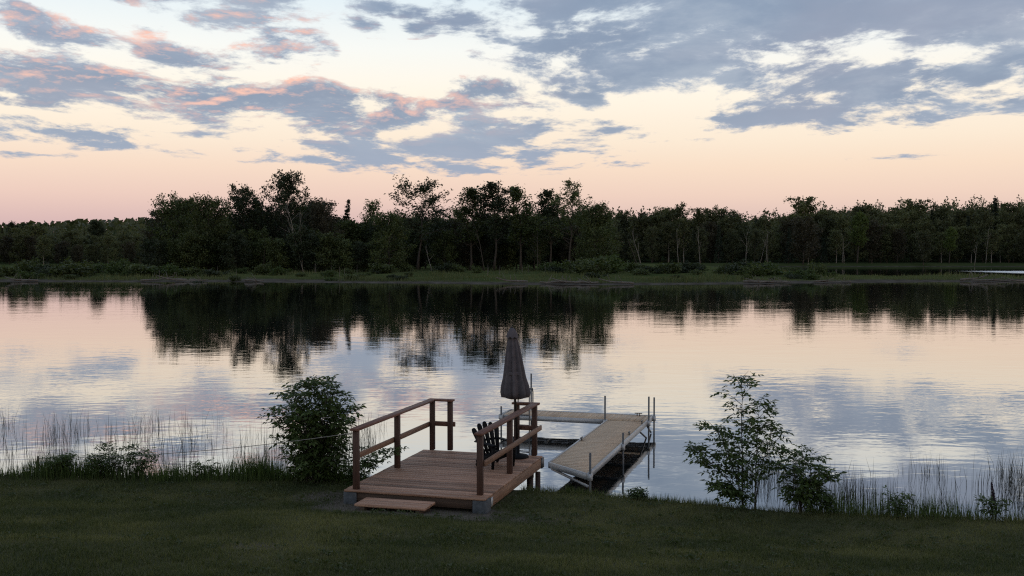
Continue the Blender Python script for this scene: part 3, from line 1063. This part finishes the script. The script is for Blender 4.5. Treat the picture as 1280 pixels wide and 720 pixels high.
for x, y, i in logs:
    X = (x - 640) / FPX * 160
    D = float(far_edge(np.array([X]))[0]) + R.uniform(.4, 2.2)
    X = (x - 640) / FPX * D
    t = link('driftwood_log', dw[i])
    t.location = (X, D, max(float(far_z(np.array([X]), np.array([D]))[0]), -.05))
    t.rotation_euler = (0, 0, R.choice([0, pi]) + R.normal(0, .35))
    t.scale = (R.uniform(.8, 1.5),) * 3
    tag(t, 'grey driftwood log washed up on the far shore', 'driftwood', 'driftwood logs along the far waterline')

# ------------------------------------------------------------------ deck
deck = thing('wooden_deck', 'reddish brown timber deck with post railings reaching over the river bank', 'deck', (DK[0], DK[1], 0), DA)
bw = .1454
nb = int(DL / bw)
bb = MB()
bb.box((-DW / 2, -.0655, -.015), (DW / 2, .0655, .015))
bme = bb.mesh('deck_board', M['deck'])
for i in range(nb):
    o = link('deck_board', bme, deck)
    o.location = (DW / 2 + R.normal(0, .002), (i + .5) * bw, DZ - .015 + R.normal(0, .0008))
    md = o.modifiers.new('bevel', 'BEVEL')
    md.width = .004
    md.segments = 1


def part(name, m, parent, lo, hi, bevel=.004):
    """a box part whose own origin is at its centre"""
    lo, hi = np.array(lo, float), np.array(hi, float)
    cc = (lo + hi) / 2
    b = MB()
    b.box(lo - cc, hi - cc)
    o = b.obj(name, m, parent, bevel=bevel)
    o.location = cc
    return o


zb = DZ - .032
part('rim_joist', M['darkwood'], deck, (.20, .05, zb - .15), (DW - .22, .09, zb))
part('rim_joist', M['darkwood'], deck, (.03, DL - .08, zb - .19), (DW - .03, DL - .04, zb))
part('side_fascia', M['litrail'], deck, (DW - .06, .30, zb - .19), (DW - .02, DL - .20, zb))  # lighter than the front rim; light from the river side is painted in
part('side_fascia', M['litrail'], deck, (.02, .30, zb - .19), (.06, DL - .09, zb))
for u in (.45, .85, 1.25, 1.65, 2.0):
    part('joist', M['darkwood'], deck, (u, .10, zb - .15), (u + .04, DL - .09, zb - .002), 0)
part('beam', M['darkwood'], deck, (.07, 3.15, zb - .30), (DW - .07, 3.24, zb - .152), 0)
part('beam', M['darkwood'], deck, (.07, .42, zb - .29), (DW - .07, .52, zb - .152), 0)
for u in (-.01, DW - .21):
    part('footing_block', M['concrete'], deck, (u, .015, .14), (u + .22, .28, zb - .002), .008)
part('hanger_plate', M['alu'], deck, (DW - .018, .36, zb - .17), (DW - .008, .46, zb - .03), 0)
part('hanger_plate', M['pipe'], deck, (DW - .03, DL - .19, zb - .20), (DW - .005, DL - .02, zb - .01), 0)
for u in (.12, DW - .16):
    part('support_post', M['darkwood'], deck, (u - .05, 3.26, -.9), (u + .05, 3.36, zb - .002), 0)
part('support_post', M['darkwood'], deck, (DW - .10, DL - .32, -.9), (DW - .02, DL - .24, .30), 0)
PZ = 1.53
posts = [(.17, .12), (.17, 1.87), (.17, 3.66), (.52, 3.70), (2.22, .26), (2.22, 1.95), (2.22, 3.64), (1.86, 3.69)]
pb = MB()
pb.box((-.045, -.045, 0), (.045, .045, PZ - DZ - .002))
pme = pb.mesh('railing_post', M['post'])
for (u, v) in posts:
    o = link('railing_post', pme, deck)
    o.location = (u, v, DZ + .001)
    md = o.modifiers.new('bevel', 'BEVEL')
    md.width = .006
for u in (.17, 2.22):
    v0 = .03 if u < 1 else .17
    part('cap_rail', M['rail'], deck, (u - .07, v0, PZ), (u + .07, 3.60, PZ + .038))
part('cap_rail', M['rail'], deck, (.09, 3.602, PZ), (.60, 3.742, PZ + .038))
part('cap_rail', M['rail'], deck, (1.78, 3.602, PZ), (2.30, 3.742, PZ + .038))
part('mid_rail', M['litrail'], deck, (.085, .165, 1.03), (.123, 3.70, 1.12))
part('mid_rail', M['litrail'], deck, (2.267, .28, 1.03), (2.305, 3.86, 1.12))
part('mid_rail', M['rail'], deck, (.13, 3.747, 1.03), (.60, 3.785, 1.12))
part('mid_rail', M['rail'], deck, (1.80, 3.737, 1.03), (2.263, 3.775, 1.12))

sx_, sy_ = deck_xy(1.02, -.32)
step = thing('wooden_step', 'low plank step on the bare ground before the timber deck', 'step', (sx_, sy_, 0), DA)
gz = float(near_z(np.array([sx_]), np.array([sy_]))[0])
for i in range(3):
    part('plank', M['deck'], step, (-.58, -.235 + i * .158, gz + .075), (.58, -.235 + i * .158 + .152, gz + .113))
for u in (-.5, .42):
    part('bearer', M['darkwood'], step, (u, -.22, gz - .06), (u + .08, .22, gz + .073))

# ------------------------------------------------------------------ dock
DO = np.array([1.377, 18.82])
DB = radians(-17.0)
CZ = .40
dock = thing('dock', 'pale planked aluminium dock with an L shaped end standing in the river', 'dock', (DO[0], DO[1], 0), DB)
W1, L1, L2, W2 = .96, 6.2, 3.66, .95
pit = .1425
for i in range(int(L1 / pit)):
    v0, v1 = i * pit + .004, (i + 1) * pit - .004
    if abs(v0 - 3.07) < .07:
        v0 += .03
    ua = max(-W1 + .03, -(W1 - .03) * (v0 - .02) / .80) if v0 < .8 else -W1 + .03
    ub = max(-W1 + .03, -(W1 - .03) * (v1 - .02) / .80) if v1 < .8 else -W1 + .03
    if ub > -.10:
        continue
    ua = min(ua, -.032)
    cu, cv = -W1 / 2, (v0 + v1) / 2
    b = MB()
    z0, z1 = -.028, 0
    q = [(ua, v0), (-.03, v0), (-.03, v1), (ub, v1)]
    vv = [(x - cu, y - cv, z0) for x, y in q] + [(x - cu, y - cv, z1) for x, y in q]
    b.add(vv, [(3, 2, 1, 0), (4, 5, 6, 7), (0, 1, 5, 4), (1, 2, 6, 5), (2, 3, 7, 6), (3, 0, 4, 7)])
    o = b.obj('dock_board', M['dockboard'], dock)
    o.location = (cu, cv, CZ)
lb_ = MB()
lb_.box((-.066, -W2 / 2 + .03, -.028), (.066, W2 / 2 - .03, 0))
lbm = lb_.mesh('dock_board', M['dockboard_y'])
for i in range(int((L2 - .04) / pit)):
    o = link('dock_board', lbm, dock)
    o.location = (-.10 - i * pit, L1 + W2 / 2 + .01, CZ + R.normal(0, .001))


def dbar(name, p, q, w, h, m='alu'):
    p, q = np.array(p, float), np.array(q, float)
    cc = (p + q) / 2
    b = MB()
    b.bar(p - cc, q - cc, w, h)
    o = b.obj(name, M[m], dock)
    o.location = cc
    return o


zf = CZ - .05
dbar('side_rail', (-.012, .0, zf), (-.012, L1 - .005, zf), .03, .115)
dbar('side_rail', (-W1 + .012, .80, zf), (-W1 + .012, L1 - .02, zf), .03, .115)
dbar('end_rail', (-.03, .02, zf), (-W1 + .03, .80, zf), .03, .115)
dbar('side_rail', (-L2, L1 + .0, zf), (-W1 - .002, L1 + .0, zf), .03, .115)
dbar('side_rail', (-L2, L1 + W2 + .015, zf), (-.0, L1 + W2 + .015, zf), .03, .115)
dbar('end_rail', (-.012, L1 + .02, zf), (-.012, L1 + W2 - .005, zf), .03, .115)
dbar('end_rail', (-L2 - .012, L1 + .02, zf), (-L2 - .012, L1 + W2 - .005, zf), .03, .115)
for v in (1.6, 3.09, 4.6):
    dbar('cross_member', (-W1 + .03, v, zf - .01), (-.03, v, zf - .01), .05, .09, 'pipe')
for u in (-1.6, -2.6):
    dbar('cross_member', (u, L1 + .02, zf - .01), (u, L1 + W2 - .01, zf - .01), .05, .09, 'pipe')
dbar('brace', (-.02, .06, CZ - .24), (-W1 + .05, .86, CZ - .13), .03, .04)
dbar('brace', (-.02, 6.95, .02), (-.02, 6.35, .28), .03, .03, 'pipe')
dbar('brace', (-.02, 5.35, .30), (-.02, 6.28, .0), .03, .03, 'pipe')
for (u, v, zt) in ((.03, .02, .78), (.03, 3.12, .64), (.03, 6.32, .98), (.03, 7.10, .86), (-W1 - .035, L1 - .045, .98), (-3.13, 7.20, 1.33), (-3.60, 6.155, .62)):
    b = MB()
    b.tube([(0, 0, -1.2), (0, 0, zt)], .021, 8)
    o = b.obj('dock_pipe', M['pipe'], dock, smooth=False)
    o.location = (u, v, 0)
    b = MB()
    b.box((-.035, -.045, -.07), (.035, .045, .05))
    o2 = b.obj('pipe_bracket', M['alu'], o)
    o2.location = (0, 0, zf)
for (u, v, a) in ((-.06, 4.3, 1.57), (-.06, 5.9, 1.57), (-W1 + .06, 3.3, 1.57), (-.35, 7.05, 0), (-3.2, 7.05, 0)):
    b = MB()
    b.bar((-.09, 0, .06), (.09, 0, .06), .022, .02)
    b.bar((-.03, 0, 0), (-.03, 0, .055), .02, .02, (0, 1, 0))
    b.bar((.03, 0, 0), (.03, 0, .055), .02, .02, (0, 1, 0))
    o = b.obj('cleat', M['pipe'], dock)
    o.location = (u, v, CZ + .001)
    o.rotation_euler = (0, 0, a)
lad = MB()
for u in (-3.22, -2.84):
    lad.tube([(u, 6.02, -.8), (u, 6.02, 1.02), (u, 6.10, 1.10), (u, 6.28, 1.08), (u, 6.34, .98), (u, 6.34, CZ)], .016, 6)
lo = lad.obj('ladder', M['pipe'], dock)
for z in (-.05, .20, .45, .70):
    b = MB()
    b.bar((-3.22, 6.02, z), (-2.84, 6.02, z), .03, .03)
    b.obj('rung', M['pipe'], lo)

# ------------------------------------------------------------------ umbrella
ux, uy = deck_xy(1.97, 3.36)
um = thing('patio_umbrella', 'closed taupe patio umbrella leaning slightly in a round base on the deck', 'umbrella', (ux, uy, DZ))
b = MB()
b.lathe([(0.0, .001), (.20, .001), (.205, .02), (.19, .045), (.07, .075), (.035, .08), (.032, .26), (0, .26)], 28)
b.obj('base', M['black'], um, True)
LN = np.array([-.045, 0.0])
ax = lambda z: np.array([LN[0] * z, LN[1] * z, z])
b = MB()
b.tube([ax(.06), ax(1.2), ax(2.36)], .021, 10)
b.obj('pole', M['darkmetal'], um, True)
b = MB()
prof = [(.03, 2.36), (.06, 2.28), (.082, 2.18), (.11, 2.0), (.14, 1.75), (.17, 1.5), (.205, 1.34), (.218, 1.24), (.205, 1.17), (.15, 1.12), (.075, 1.095)]
amp = [.02, .10, .15, .18, .20, .21, .22, .23, .24, .24, .22]


def fold(t, i):
    w = cos(8 * t)
    return 1 + amp[i] * w + amp[i] * .35 * cos(16 * t + 1) + .05 * sin(t + 1), -.016 * (w + .4) * (i >= 7) * (i < 9) - .02 * (i == 8) * cos(t * 2)


b.lathe(prof, 96, fold)
b.add([], np.zeros((0, 3), int))
cv = b.mesh('canopy', M['fabric'], True)
for v in cv.vertices:
    v.co.x += LN[0] * v.co.z
can = link('canopy', cv, um)
sd = can.modifiers.new('thick', 'SOLIDIFY')
sd.thickness = .004
b = MB()
b.lathe([(.012, 2.42), (.05, 2.395), (.08, 2.33), (.112, 2.25), (.115, 2.235)], 48, lambda t, i: (1 + .07 * cos(8 * t) * (i > 1), -.015 * cos(8 * t) * (i > 2)))
vm_ = b.mesh('vent_cap', M['fabric'], True)
for v in vm_.vertices:
    v.co.x += LN[0] * v.co.z
vo = link('vent_cap', vm_, can)
sd = vo.modifiers.new('thick', 'SOLIDIFY')
sd.thickness = .004
b = MB()
b.lathe([(0, 2.46), (.014, 2.45), (.018, 2.43), (.012, 2.40), (0, 2.40)], 12)
b = MB()
b.lathe([(0, 2.46), (.014, 2.45), (.018, 2.43), (.012, 2.40), (0, 2.40)], 12)
b = MB()
b.lathe([(.155, 1.62), (.158, 1.60), (.158, 1.57), (.153, 1.55)], 32, lambda t, i: (1 + .10 * cos(8 * t), .012 * sin(t)))
sm = b.mesh('tie_strap', M['fabric'], True)
for v in sm.vertices:
    v.co.x += LN[0] * v.co.z
so = link('tie_strap', sm, can)
so.modifiers.new('thick', 'SOLIDIFY').thickness = .004
b = MB()
b.lathe([(0, 2.46), (.014, 2.45), (.018, 2.43), (.012, 2.40), (0, 2.40)], 12)
fo = b.obj('finial', M['darkmetal'], um, True)
fo.location = (LN[0] * 2.42, 0, 0)

# ------------------------------------------------------------------ chair (local x: forward)
cx, cy = deck_xy(1.99, 2.36)
ch = thing('slatted_chair', 'black fan-backed slatted garden chair behind the deck railing', 'chair', (cx, cy, DZ), DA - .58)

ch.scale = (.82, .82, .82)


def cpart(name, p, q, w, h, up=(0, 0, 1), parent=None):
    p, q = np.array(p, float), np.array(q, float)
    cc = (p + q) / 2
    b = MB()
    b.bar(p - cc, q - cc, w, h, up)
    o = b.obj(name, M['black'], parent or ch, bevel=.006)
    o.location = cc
    return o


def slat(name, pts, w0, w1, th, nrm):
    """flat slat widening from w0 to w1, rounded at the top"""
    p, q = np.array(pts[0], float), np.array(pts[1], float)
    d = (q - p) / np.linalg.norm(q - p)
    n = np.array(nrm, float)
    n = n - d * (n @ d)
    n /= np.linalg.norm(n)
    x = np.cross(d, n)
    L = np.linalg.norm(q - p)
    out = [(0, -w0 / 2), (0, w0 / 2), (L * .9, w1 / 2), (L * .975, w1 * .36), (L, w1 * .12), (L, -w1 * .12), (L * .975, -w1 * .36), (L * .9, -w1 / 2)]
    v = [p + d * s + x * t + n * th / 2 for s, t in out] + [p + d * s + x * t - n * th / 2 for s, t in out]
    k = len(out)
    b = MB()
    b.add(v, [tuple(range(k))])
    b.F.append(np.array([tuple(range(2 * k - 1, k - 1, -1))]))
    b.F.append(np.array([(i, i + k, (i + 1) % k + k, (i + 1) % k) for i in range(k)]))
    return b.obj(name, M['black'], ch)


for s in (-1, 1):
    b = MB()   # front leg, wide at the top
    v = [(-.06, -.018, .50), (.055, -.018, .50), (.045, -.018, .30), (.0, -.018, 0), (-.05, -.018, 0), (-.045, -.018, .30)]
    v += [(x, .018, z) for x, _, z in v]
    b.add(v, [tuple(range(6))])
    b.F.append(np.array([tuple(range(11, 5, -1))]))
    b.F.append(np.array([(i, i + 6, (i + 1) % 6 + 6, (i + 1) % 6) for i in range(6)]))
    o = b.obj('front_leg', M['black'], ch)
    o.location = (0, s * .29, .002)
    cpart('side_rail', (.03, s * .255, .33), (-.62, s * .255, .06), .03, .10)
    cpart('rear_leg', (-.50, s * .29, .12), (-.58, s * .29, .004), .032, .07, (1, 0, 0))
    cpart('arm_rest', (.07, s * .315, .518), (-.56, s * .315, .545), .125, .024)
for i in range(5):
    x = .03 - i * .098
    cpart('seat_slat', (x, -.27, .385 - i * .037), (x, .27, .385 - i * .037), .082, .02, (.37, 0, .93))
for i in range(5):
    k = i - 2
    slat('back_slat', ((-.40, k * .088, .20), (-.67 + .012 * abs(k), k * .165, .93 - .028 * k * k)), .07, .125, .02, (.9, 0, .4))
cpart('back_rail', (-.475, -.24, .33), (-.475, .24, .33), .02, .07, (.4, 0, .9))
cpart('back_rail', (-.60, -.31, .535), (-.60, .31, .535), .02, .06, (.4, 0, .9))

# ------------------------------------------------------------------ rope and its stake
p0 = np.array([*deck_xy(.14, .10), 1.49])
p1 = np.array([-8.75, 19.25, .60])
tt = np.linspace(0, 1, 30)[:, None]
P = p0 + (p1 - p0) * tt - np.array([0, 0, 1.0]) * (.10 * 4 * tt * (1 - tt))
b = MB()
b.tube(P, .006, 6)
tag(b.obj('rope', M['rope']), 'thin pale rope strung from the deck post past the dense bush', 'rope')
b = MB()
gz = float(near_z(np.array([p1[0]]), np.array([p1[1]]))[0])
b.tube([(p1[0], p1[1], gz - .2), (p1[0], p1[1], .5), (p1[0] + .01, p1[1], .64)], np.array([.025, .025, .018]), 8)
tag(b.obj('wooden_stake', M['darkwood']), 'short wooden stake in the tall bank grass holding the rope', 'stake')


# ------------------------------------------------------------------ shrubs by the water
def compound_leaves(b, A, D, r, L=.20, nl=3, ls=.075, tint=None):
    """pinnate leaves: A bases, D directions"""
    n = len(A)
    D = D / (np.linalg.norm(D, axis=1, keepdims=True) + 1e-9)
    Ln = L * r.uniform(.7, 1.25, n)
    side = np.cross(D, np.array([0, 0, 1.0]) + r.normal(0, .25, (n, 3)))
    side /= np.linalg.norm(side, axis=1, keepdims=True) + 1e-9
    T = np.clip(.5 + r.normal(0, .2, n) if tint is None else tint, 0, 1)
    item = [(.95, 0)] + [(.25 + .62 * i / max(nl - 1, 1), s) for i in range(nl) for s in (-1, 1)]
    for w, s in item:
        base = A + D * (Ln * w)[:, None] + np.array([0, 0, -1.0]) * (Ln * .35 * w ** 2)[:, None]
        d = D * (1.0 if s == 0 else .45) + side * s * .9 + np.array([0, 0, -.45]) + r.normal(0, .16, (n, 3))
        d /= np.linalg.norm(d, axis=1, keepdims=True)
        l = (ls * r.uniform(.55, 1.4, n) * np.repeat(r.uniform(.75, 1.2, n), 1))[:, None]
        x = np.cross(d, np.array([0, 0, 1.0]) + r.normal(0, .35, (n, 3)))
        x /= np.linalg.norm(x, axis=1, keepdims=True) + 1e-9
        k = np.cross(x, d) * l * .10
        v = np.stack([base, base + d * l * .45 + x * l * .22 + k, base + d * l, base + d * l * .45 - x * l * .22 + k], 1).reshape(-1, 3)
        i = np.arange(n)[:, None] * 4
        f = np.concatenate([np.concatenate([i, i + 1, i + 2], 1), np.concatenate([i, i + 2, i + 3], 1)])
        b.add(v, f, np.repeat(np.clip(T + r.normal(0, .08, n), 0, 1), 4))


def shrub(name, label, cat, loc, stems, seed, nside, nleaf, L=.20, nl=3, ls=.075, side_l=.5, t0=.25, side_el=(25, 60), group=None, sr=.011, leafmat='leaf_shrub', sprof=None):
    """stems: list of (base dx, dy, tip dx, dy, height)"""
    r = np.random.default_rng(seed)
    root = thing(name, label, cat, loc, 0, group)
    fb_ = MB()
    As, Ds = [], []
    for (bx, by, tx, ty, h) in stems:
        u = np.linspace(0, 1, 8)
        P = np.stack([bx + (tx - bx) * u ** 1.4, by + (ty - by) * u ** 1.4, h * u - .08 * (u == 0)], 1) + r.normal(0, .012, (8, 3)) * u[:, None]
        sb = MB()
        sb.tube(P, sr * (h / 1.5) ** .5 * (1 - .8 * u), 5, cap=False)
        az = r.uniform(0, 6.28)
        for j in range(nside):
            s = t0 + (1 - t0) * (j + r.random()) / nside
            az += 2.4 + r.normal(0, .4)
            q = np.array([np.interp(s, u, P[:, k]) for k in range(3)])
            e = radians(r.uniform(*side_el))
            l = side_l * (sprof(s) if sprof else (1.15 - .75 * s)) * r.uniform(.6, 1.2) * (h / 1.6)
            B = q + l * np.stack([np.cos(az) * np.cos(e) * np.array([0, .5, 1]), np.sin(az) * np.cos(e) * np.array([0, .5, 1]), np.sin(e) * np.array([0, .5, 1]) + np.array([0, .03, -.06])], 1)
            sb.tube(B, np.array([.006, .004, .002]), 4, cap=False)
            m = max(2, int(nleaf * r.uniform(.7, 1.3)))
            w = r.uniform(.15, 1.05, m)[:, None]
            As.append(q + (B[2] - q) * w)
            aa = az + r.normal(0, 1.0, m)
            Ds.append(np.stack([np.cos(aa), np.sin(aa), r.normal(.28, .3, m)], 1))
        m = 5
        As.append(np.repeat(P[-1:], m, 0) + r.normal(0, .01, (m, 3)))
        aa = np.arange(m) * 6.28 / m + r.random()
        Ds.append(np.stack([np.cos(aa), np.sin(aa), r.normal(.5, .2, m)], 1))
        sb.obj('stem', M['bark'], root)
    compound_leaves(fb_, np.concatenate(As), np.concatenate(Ds), r, L, nl, ls)
    fb_.obj('foliage', M[leafmat], root)
    return root


def on_bank(X, Y):
    return (X, Y, float(near_z(np.array([X]), np.array([Y]))[0]) - .01)


st = []
for i in range(20):
    a = i * 2.4
    rr = .80 * math.sqrt((i + .5) / 20)
    st.append((.14 * cos(a), .10 * sin(a), rr * cos(a), .75 * rr * sin(a), 1.86 - .75 * (rr / .80) ** 2.4 + R.normal(0, .05)))
shrub('bush', 'dense rounded dark green bush on the bank beside the timber deck', 'bush', on_bank(-3.5, 18.55), st, 11, 13, 8, L=.16, nl=2, ls=.092, side_l=.48, t0=.06)
st = [(0, 0, .95 * cos(a) * q, .5 * sin(a) * q, .55 + .1 * q) for a, q in ((.2, .5), (1.4, .4), (3.6, .4), (5.4, .6), (6.1, .85))]
shrub('bush', 'low leafy bush tucked between the dense bush and the deck edge', 'bush', on_bank(-2.75, 18.45), st, 12, 7, 6, L=.14, nl=2, ls=.08, side_l=.4, t0=.1)
st = [(0, 0, -.03, .05, 2.06), (.20, .02, .28, .12, 1.65), (.02, .05, -.42, .0, 1.30), (.05, -.03, -.78, .05, .98), (.2, 0, .50, .1, 1.30), (.1, 0, -.48, -.1, .42)]
shrub('sapling', 'tall slender ash sapling with feathery leaves on the lawn edge', 'sapling', on_bank(3.70, 16.72), st, 13, 20, 5, L=.19, nl=3, ls=.088, side_l=.42, t0=.30, sr=.013,
      sprof=lambda s: .72 + .25 * math.sin(s * 3.1) - .2 * s)
st = [(0, 0, .45 * cos(a) * q, .4 * sin(a) * q, 1.02 - .3 * q * q) for a, q in ((0, .1), (.7, .8), (1.9, .6), (2.8, .9), (3.9, .6), (5.2, .9), (5.9, 1.1), (.2, 1.2))]
shrub('bush', 'low leafy bush growing beside the slender ash sapling', 'bush', on_bank(4.55, 16.45), st, 14, 8, 5, L=.17, nl=3, ls=.085, side_l=.45, t0=.12)

weeds = [(-7.45, 18.9, .40, 'dark leafy weed clump at the foot of the tallest one'), (-5.6, 19.05, .36, 'lone leafy weed in the bank grass towards the dense bush'), 
         (-7.15, 18.95, .62, 'tallest leafy weed clump in the bank grass far from the deck'), (-6.75, 19.0, .48, 'middling leafy weed clump in the bank grass beside the tallest one'),
         (-8.25, 19.05, .42, 'low leafy weed clump near the rope stake'), (5.95, 16.15, .34, 'small dark leafy weed at the lawn edge before the thick reeds'), (5.0, 16.3, .30, 'small leafy weed beside the low bush of the ash sapling'),
         (2.1, 17.3, .15, 'tiny wispy weed on the lawn edge near the dock'), (7.35, 15.95, .34, 'small leafy weed at the foot of the flower spike')]
for i, (X, Y, h, lb) in enumerate(weeds):
    r = np.random.default_rng(500 + i)
    st = [(0, 0, h * .45 * cos(a), h * .4 * sin(a), h * r.uniform(.7, 1.05)) for a in r.uniform(0, 6.28, 6 if h < .4 else 11)]
    shrub('weed', lb, 'weed', on_bank(X, Y), st, 520 + i, 5, 3, L=.12, nl=2, ls=.06, side_l=.30, t0=.25, sr=.006, group='leafy weeds along the bank')
# flower spike
X, Y, z = on_bank(7.42, 15.98)
fs = thing('flower_spike', 'single dark flowering spike standing up from the lawn edge by the reeds', 'flower', (X, Y, z))
b = MB()
b.tube([(0, 0, -.05), (-.02, 0, .3), (-.06, 0, .56)], np.array([.007, .006, .003]), 6)
b.obj('stem', M['bark'], fs)
b = MB()
w = R.uniform(0, 1, 260)
P = np.stack([-.02 - .05 * w, 0 * w, .26 + .34 * w], 1) + R.normal(0, .014, (260, 3)) * (1.15 - w)[:, None]
leaf_quads(b, P, .035, R, np.full(260, .5))
b.obj('blossom', M['flower'], fs)

# ------------------------------------------------------------------ grass
lg = MB()
n = 470000
Y = 8.2 + (19.4 - 8.2) * R.random(n) ** .85
X = R.uniform(-1, 1, n) * (.56 * Y + 2.2)
ed = near_edge(X) - Y
du = (X - DK[0]) * cos(DA) + (Y - DK[1]) * sin(DA)
dv = -(X - DK[0]) * sin(DA) + (Y - DK[1]) * cos(DA)
dd = dirt(X, Y)
cl = fbm(X * 2.2, Y * 2.2, 3)
keep = (ed > -.12) & ~((du > -.04) & (du < DW + .04) & (dv > -.02) & (dv < DL)) & ~((du > .36) & (du < 1.56) & (dv > -.58) & (dv < -.05))
keep &= R.random(n) > np.clip(dd * 1.05 - .1 + (cl - .5) * .8, 0, .93)
X, Y, cl, ed = X[keep], Y[keep], cl[keep], ed[keep]
Z = near_z(X, Y) - .004
pt = fbm(X * .8 + 50, Y * 1.1, 4)
h = R.uniform(.025, .060, len(X)) * (.55 + 1.1 * cl) * (1 + .9 * sstep(.35, 0, ed))
blades(lg, X, Y, Z, h, .0075, R, .55, tint=-.55 + 2.0 * pt + R.normal(0, .17, len(X)))
n = 26000
X = R.uniform(-1, 1, n) * 12
Y = R.uniform(9.5, 19, n)
ck = fbm(X * 1.4 + 11, Y * 1.4 + 5, 4)
du = (X - DK[0]) * cos(DA) + (Y - DK[1]) * sin(DA)
dv = -(X - DK[0]) * sin(DA) + (Y - DK[1]) * cos(DA)
k = (ck > .53) & (near_edge(X) > Y) & (dirt(X, Y) < .3) & ~((du > -.05) & (du < DW + .05) & (dv > -.6) & (dv < DL))
X, Y = X[k], Y[k]
for q in range(5):
    xx, yy = X + R.normal(0, .025, len(X)), Y + R.normal(0, .025, len(X))
    blades(lg, xx, yy, near_z(xx, yy) - .004, R.uniform(.05, .095, len(X)), .009, R, .6, tint=.25 + R.normal(0, .2, len(X)))
n = 2000
X = R.uniform(-1, 1, n) * 11.5
Y = R.uniform(9.5, 18.6, n)
ck = fbm(X * .9 + 71, Y * .9 + 15, 4)
du = (X - DK[0]) * cos(DA) + (Y - DK[1]) * sin(DA)
dv = -(X - DK[0]) * sin(DA) + (Y - DK[1]) * cos(DA)
k = (ck > .50) & (near_edge(X) - .1 > Y) & ~((du > -.05) & (du < DW + .05) & (dv > -.6) & (dv < DL))
X, Y = X[k], Y[k]
for q in range(14):
    xx, yy = X + R.normal(0, .045, len(X)), Y + R.normal(0, .045, len(X))
    P = np.stack([xx, yy, near_z(xx, yy) + R.uniform(.03, .06, len(X))], 1)
    leaf_quads(lg, P, .035, R, -.0 + R.normal(0, .12, len(X)), up=.5, aspect=.8)
tag(lg.obj('lawn_grass', M['grass']), 'short dark green mown grass covering the sloping lawn', 'grass', kind='stuff')

tg = MB()


def strip(n, xa, xb, off, spread, hmin, hmax, w, lean=.22):
    X = R.uniform(xa, xb, n)
    Y = near_edge(X) + off + R.normal(0, spread, n)
    k = fbm(X * 1.3 + 7, Y * 1.3, 3)
    g = R.random(n) < .25 + 1.3 * (k - .25)
    X, Y, k = X[g], Y[g], k[g]
    Z = np.maximum(near_z(X, Y), -.15) - .02
    blades(tg, X, Y, Z, R.uniform(hmin, hmax, len(X)) * (.45 + 1.1 * k), w, R, lean, seg=2)


strip(13000, -14, -4.2, .12, .26, .12, .42, .010)
strip(3500, -14, -3.0, .45, .20, .22, .62, .008)
strip(2600, -4.6, -2.6, .1, .22, .10, .30, .010)
strip(1500, .9, 3.4, .05, .10, .06, .18, .007)
strip(3500, 4.6, 13, .10, .16, .10, .34, .009)
strip(900, 4.6, 13, .15, .20, .3, .55, .008)
tag(tg.obj('bank_grass', M['grass_tall']), 'tall uncut grass fringing the near water edge', 'grass', kind='stuff')

rd = MB()


def reeds(n, fx, fy, hmin, hmax, dens):
    X, Y = fx(n), fy(n)
    k = fbm(X * 1.1 + 20, Y * .8 + 3, 3)
    g = (R.random(n) < dens(X, Y) * np.clip(5.0 * (k - .40), 0.02, 1)) & (Y > near_edge(X) + .35)
    g &= ~((X > -3.0) & (X < 4.0) & (Y < 27))
    X, Y = X[g], Y[g]
    h = R.uniform(hmin, hmax, len(X)) * (.7 + .5 * k[g])
    blades(rd, X, Y, np.full(len(X), -.3), h + .3, .0085, R, .16, seg=2)


reeds(4200, lambda n: R.uniform(-14, -3.1, n), lambda n: 19.8 + 7.2 * R.random(n) ** 1.1, .14, .62, lambda X, Y: .9)
reeds(8500, lambda n: R.uniform(4.4, 13, n), lambda n: 16.6 + 4.4 * R.random(n), .14, .62, lambda X, Y: 1.0)
reeds(500, lambda n: R.uniform(2.6, 5.5, n), lambda n: R.uniform(17.6, 22, n), .2, .55, lambda X, Y: .6)
reeds(500, lambda n: R.uniform(-4, -.5, n), lambda n: R.uniform(20.6, 24, n), .2, .5, lambda X, Y: .8)
tag(rd.obj('reeds', M['reed']), 'sparse thin reeds standing in the shallow near water', 'reeds', kind='stuff')
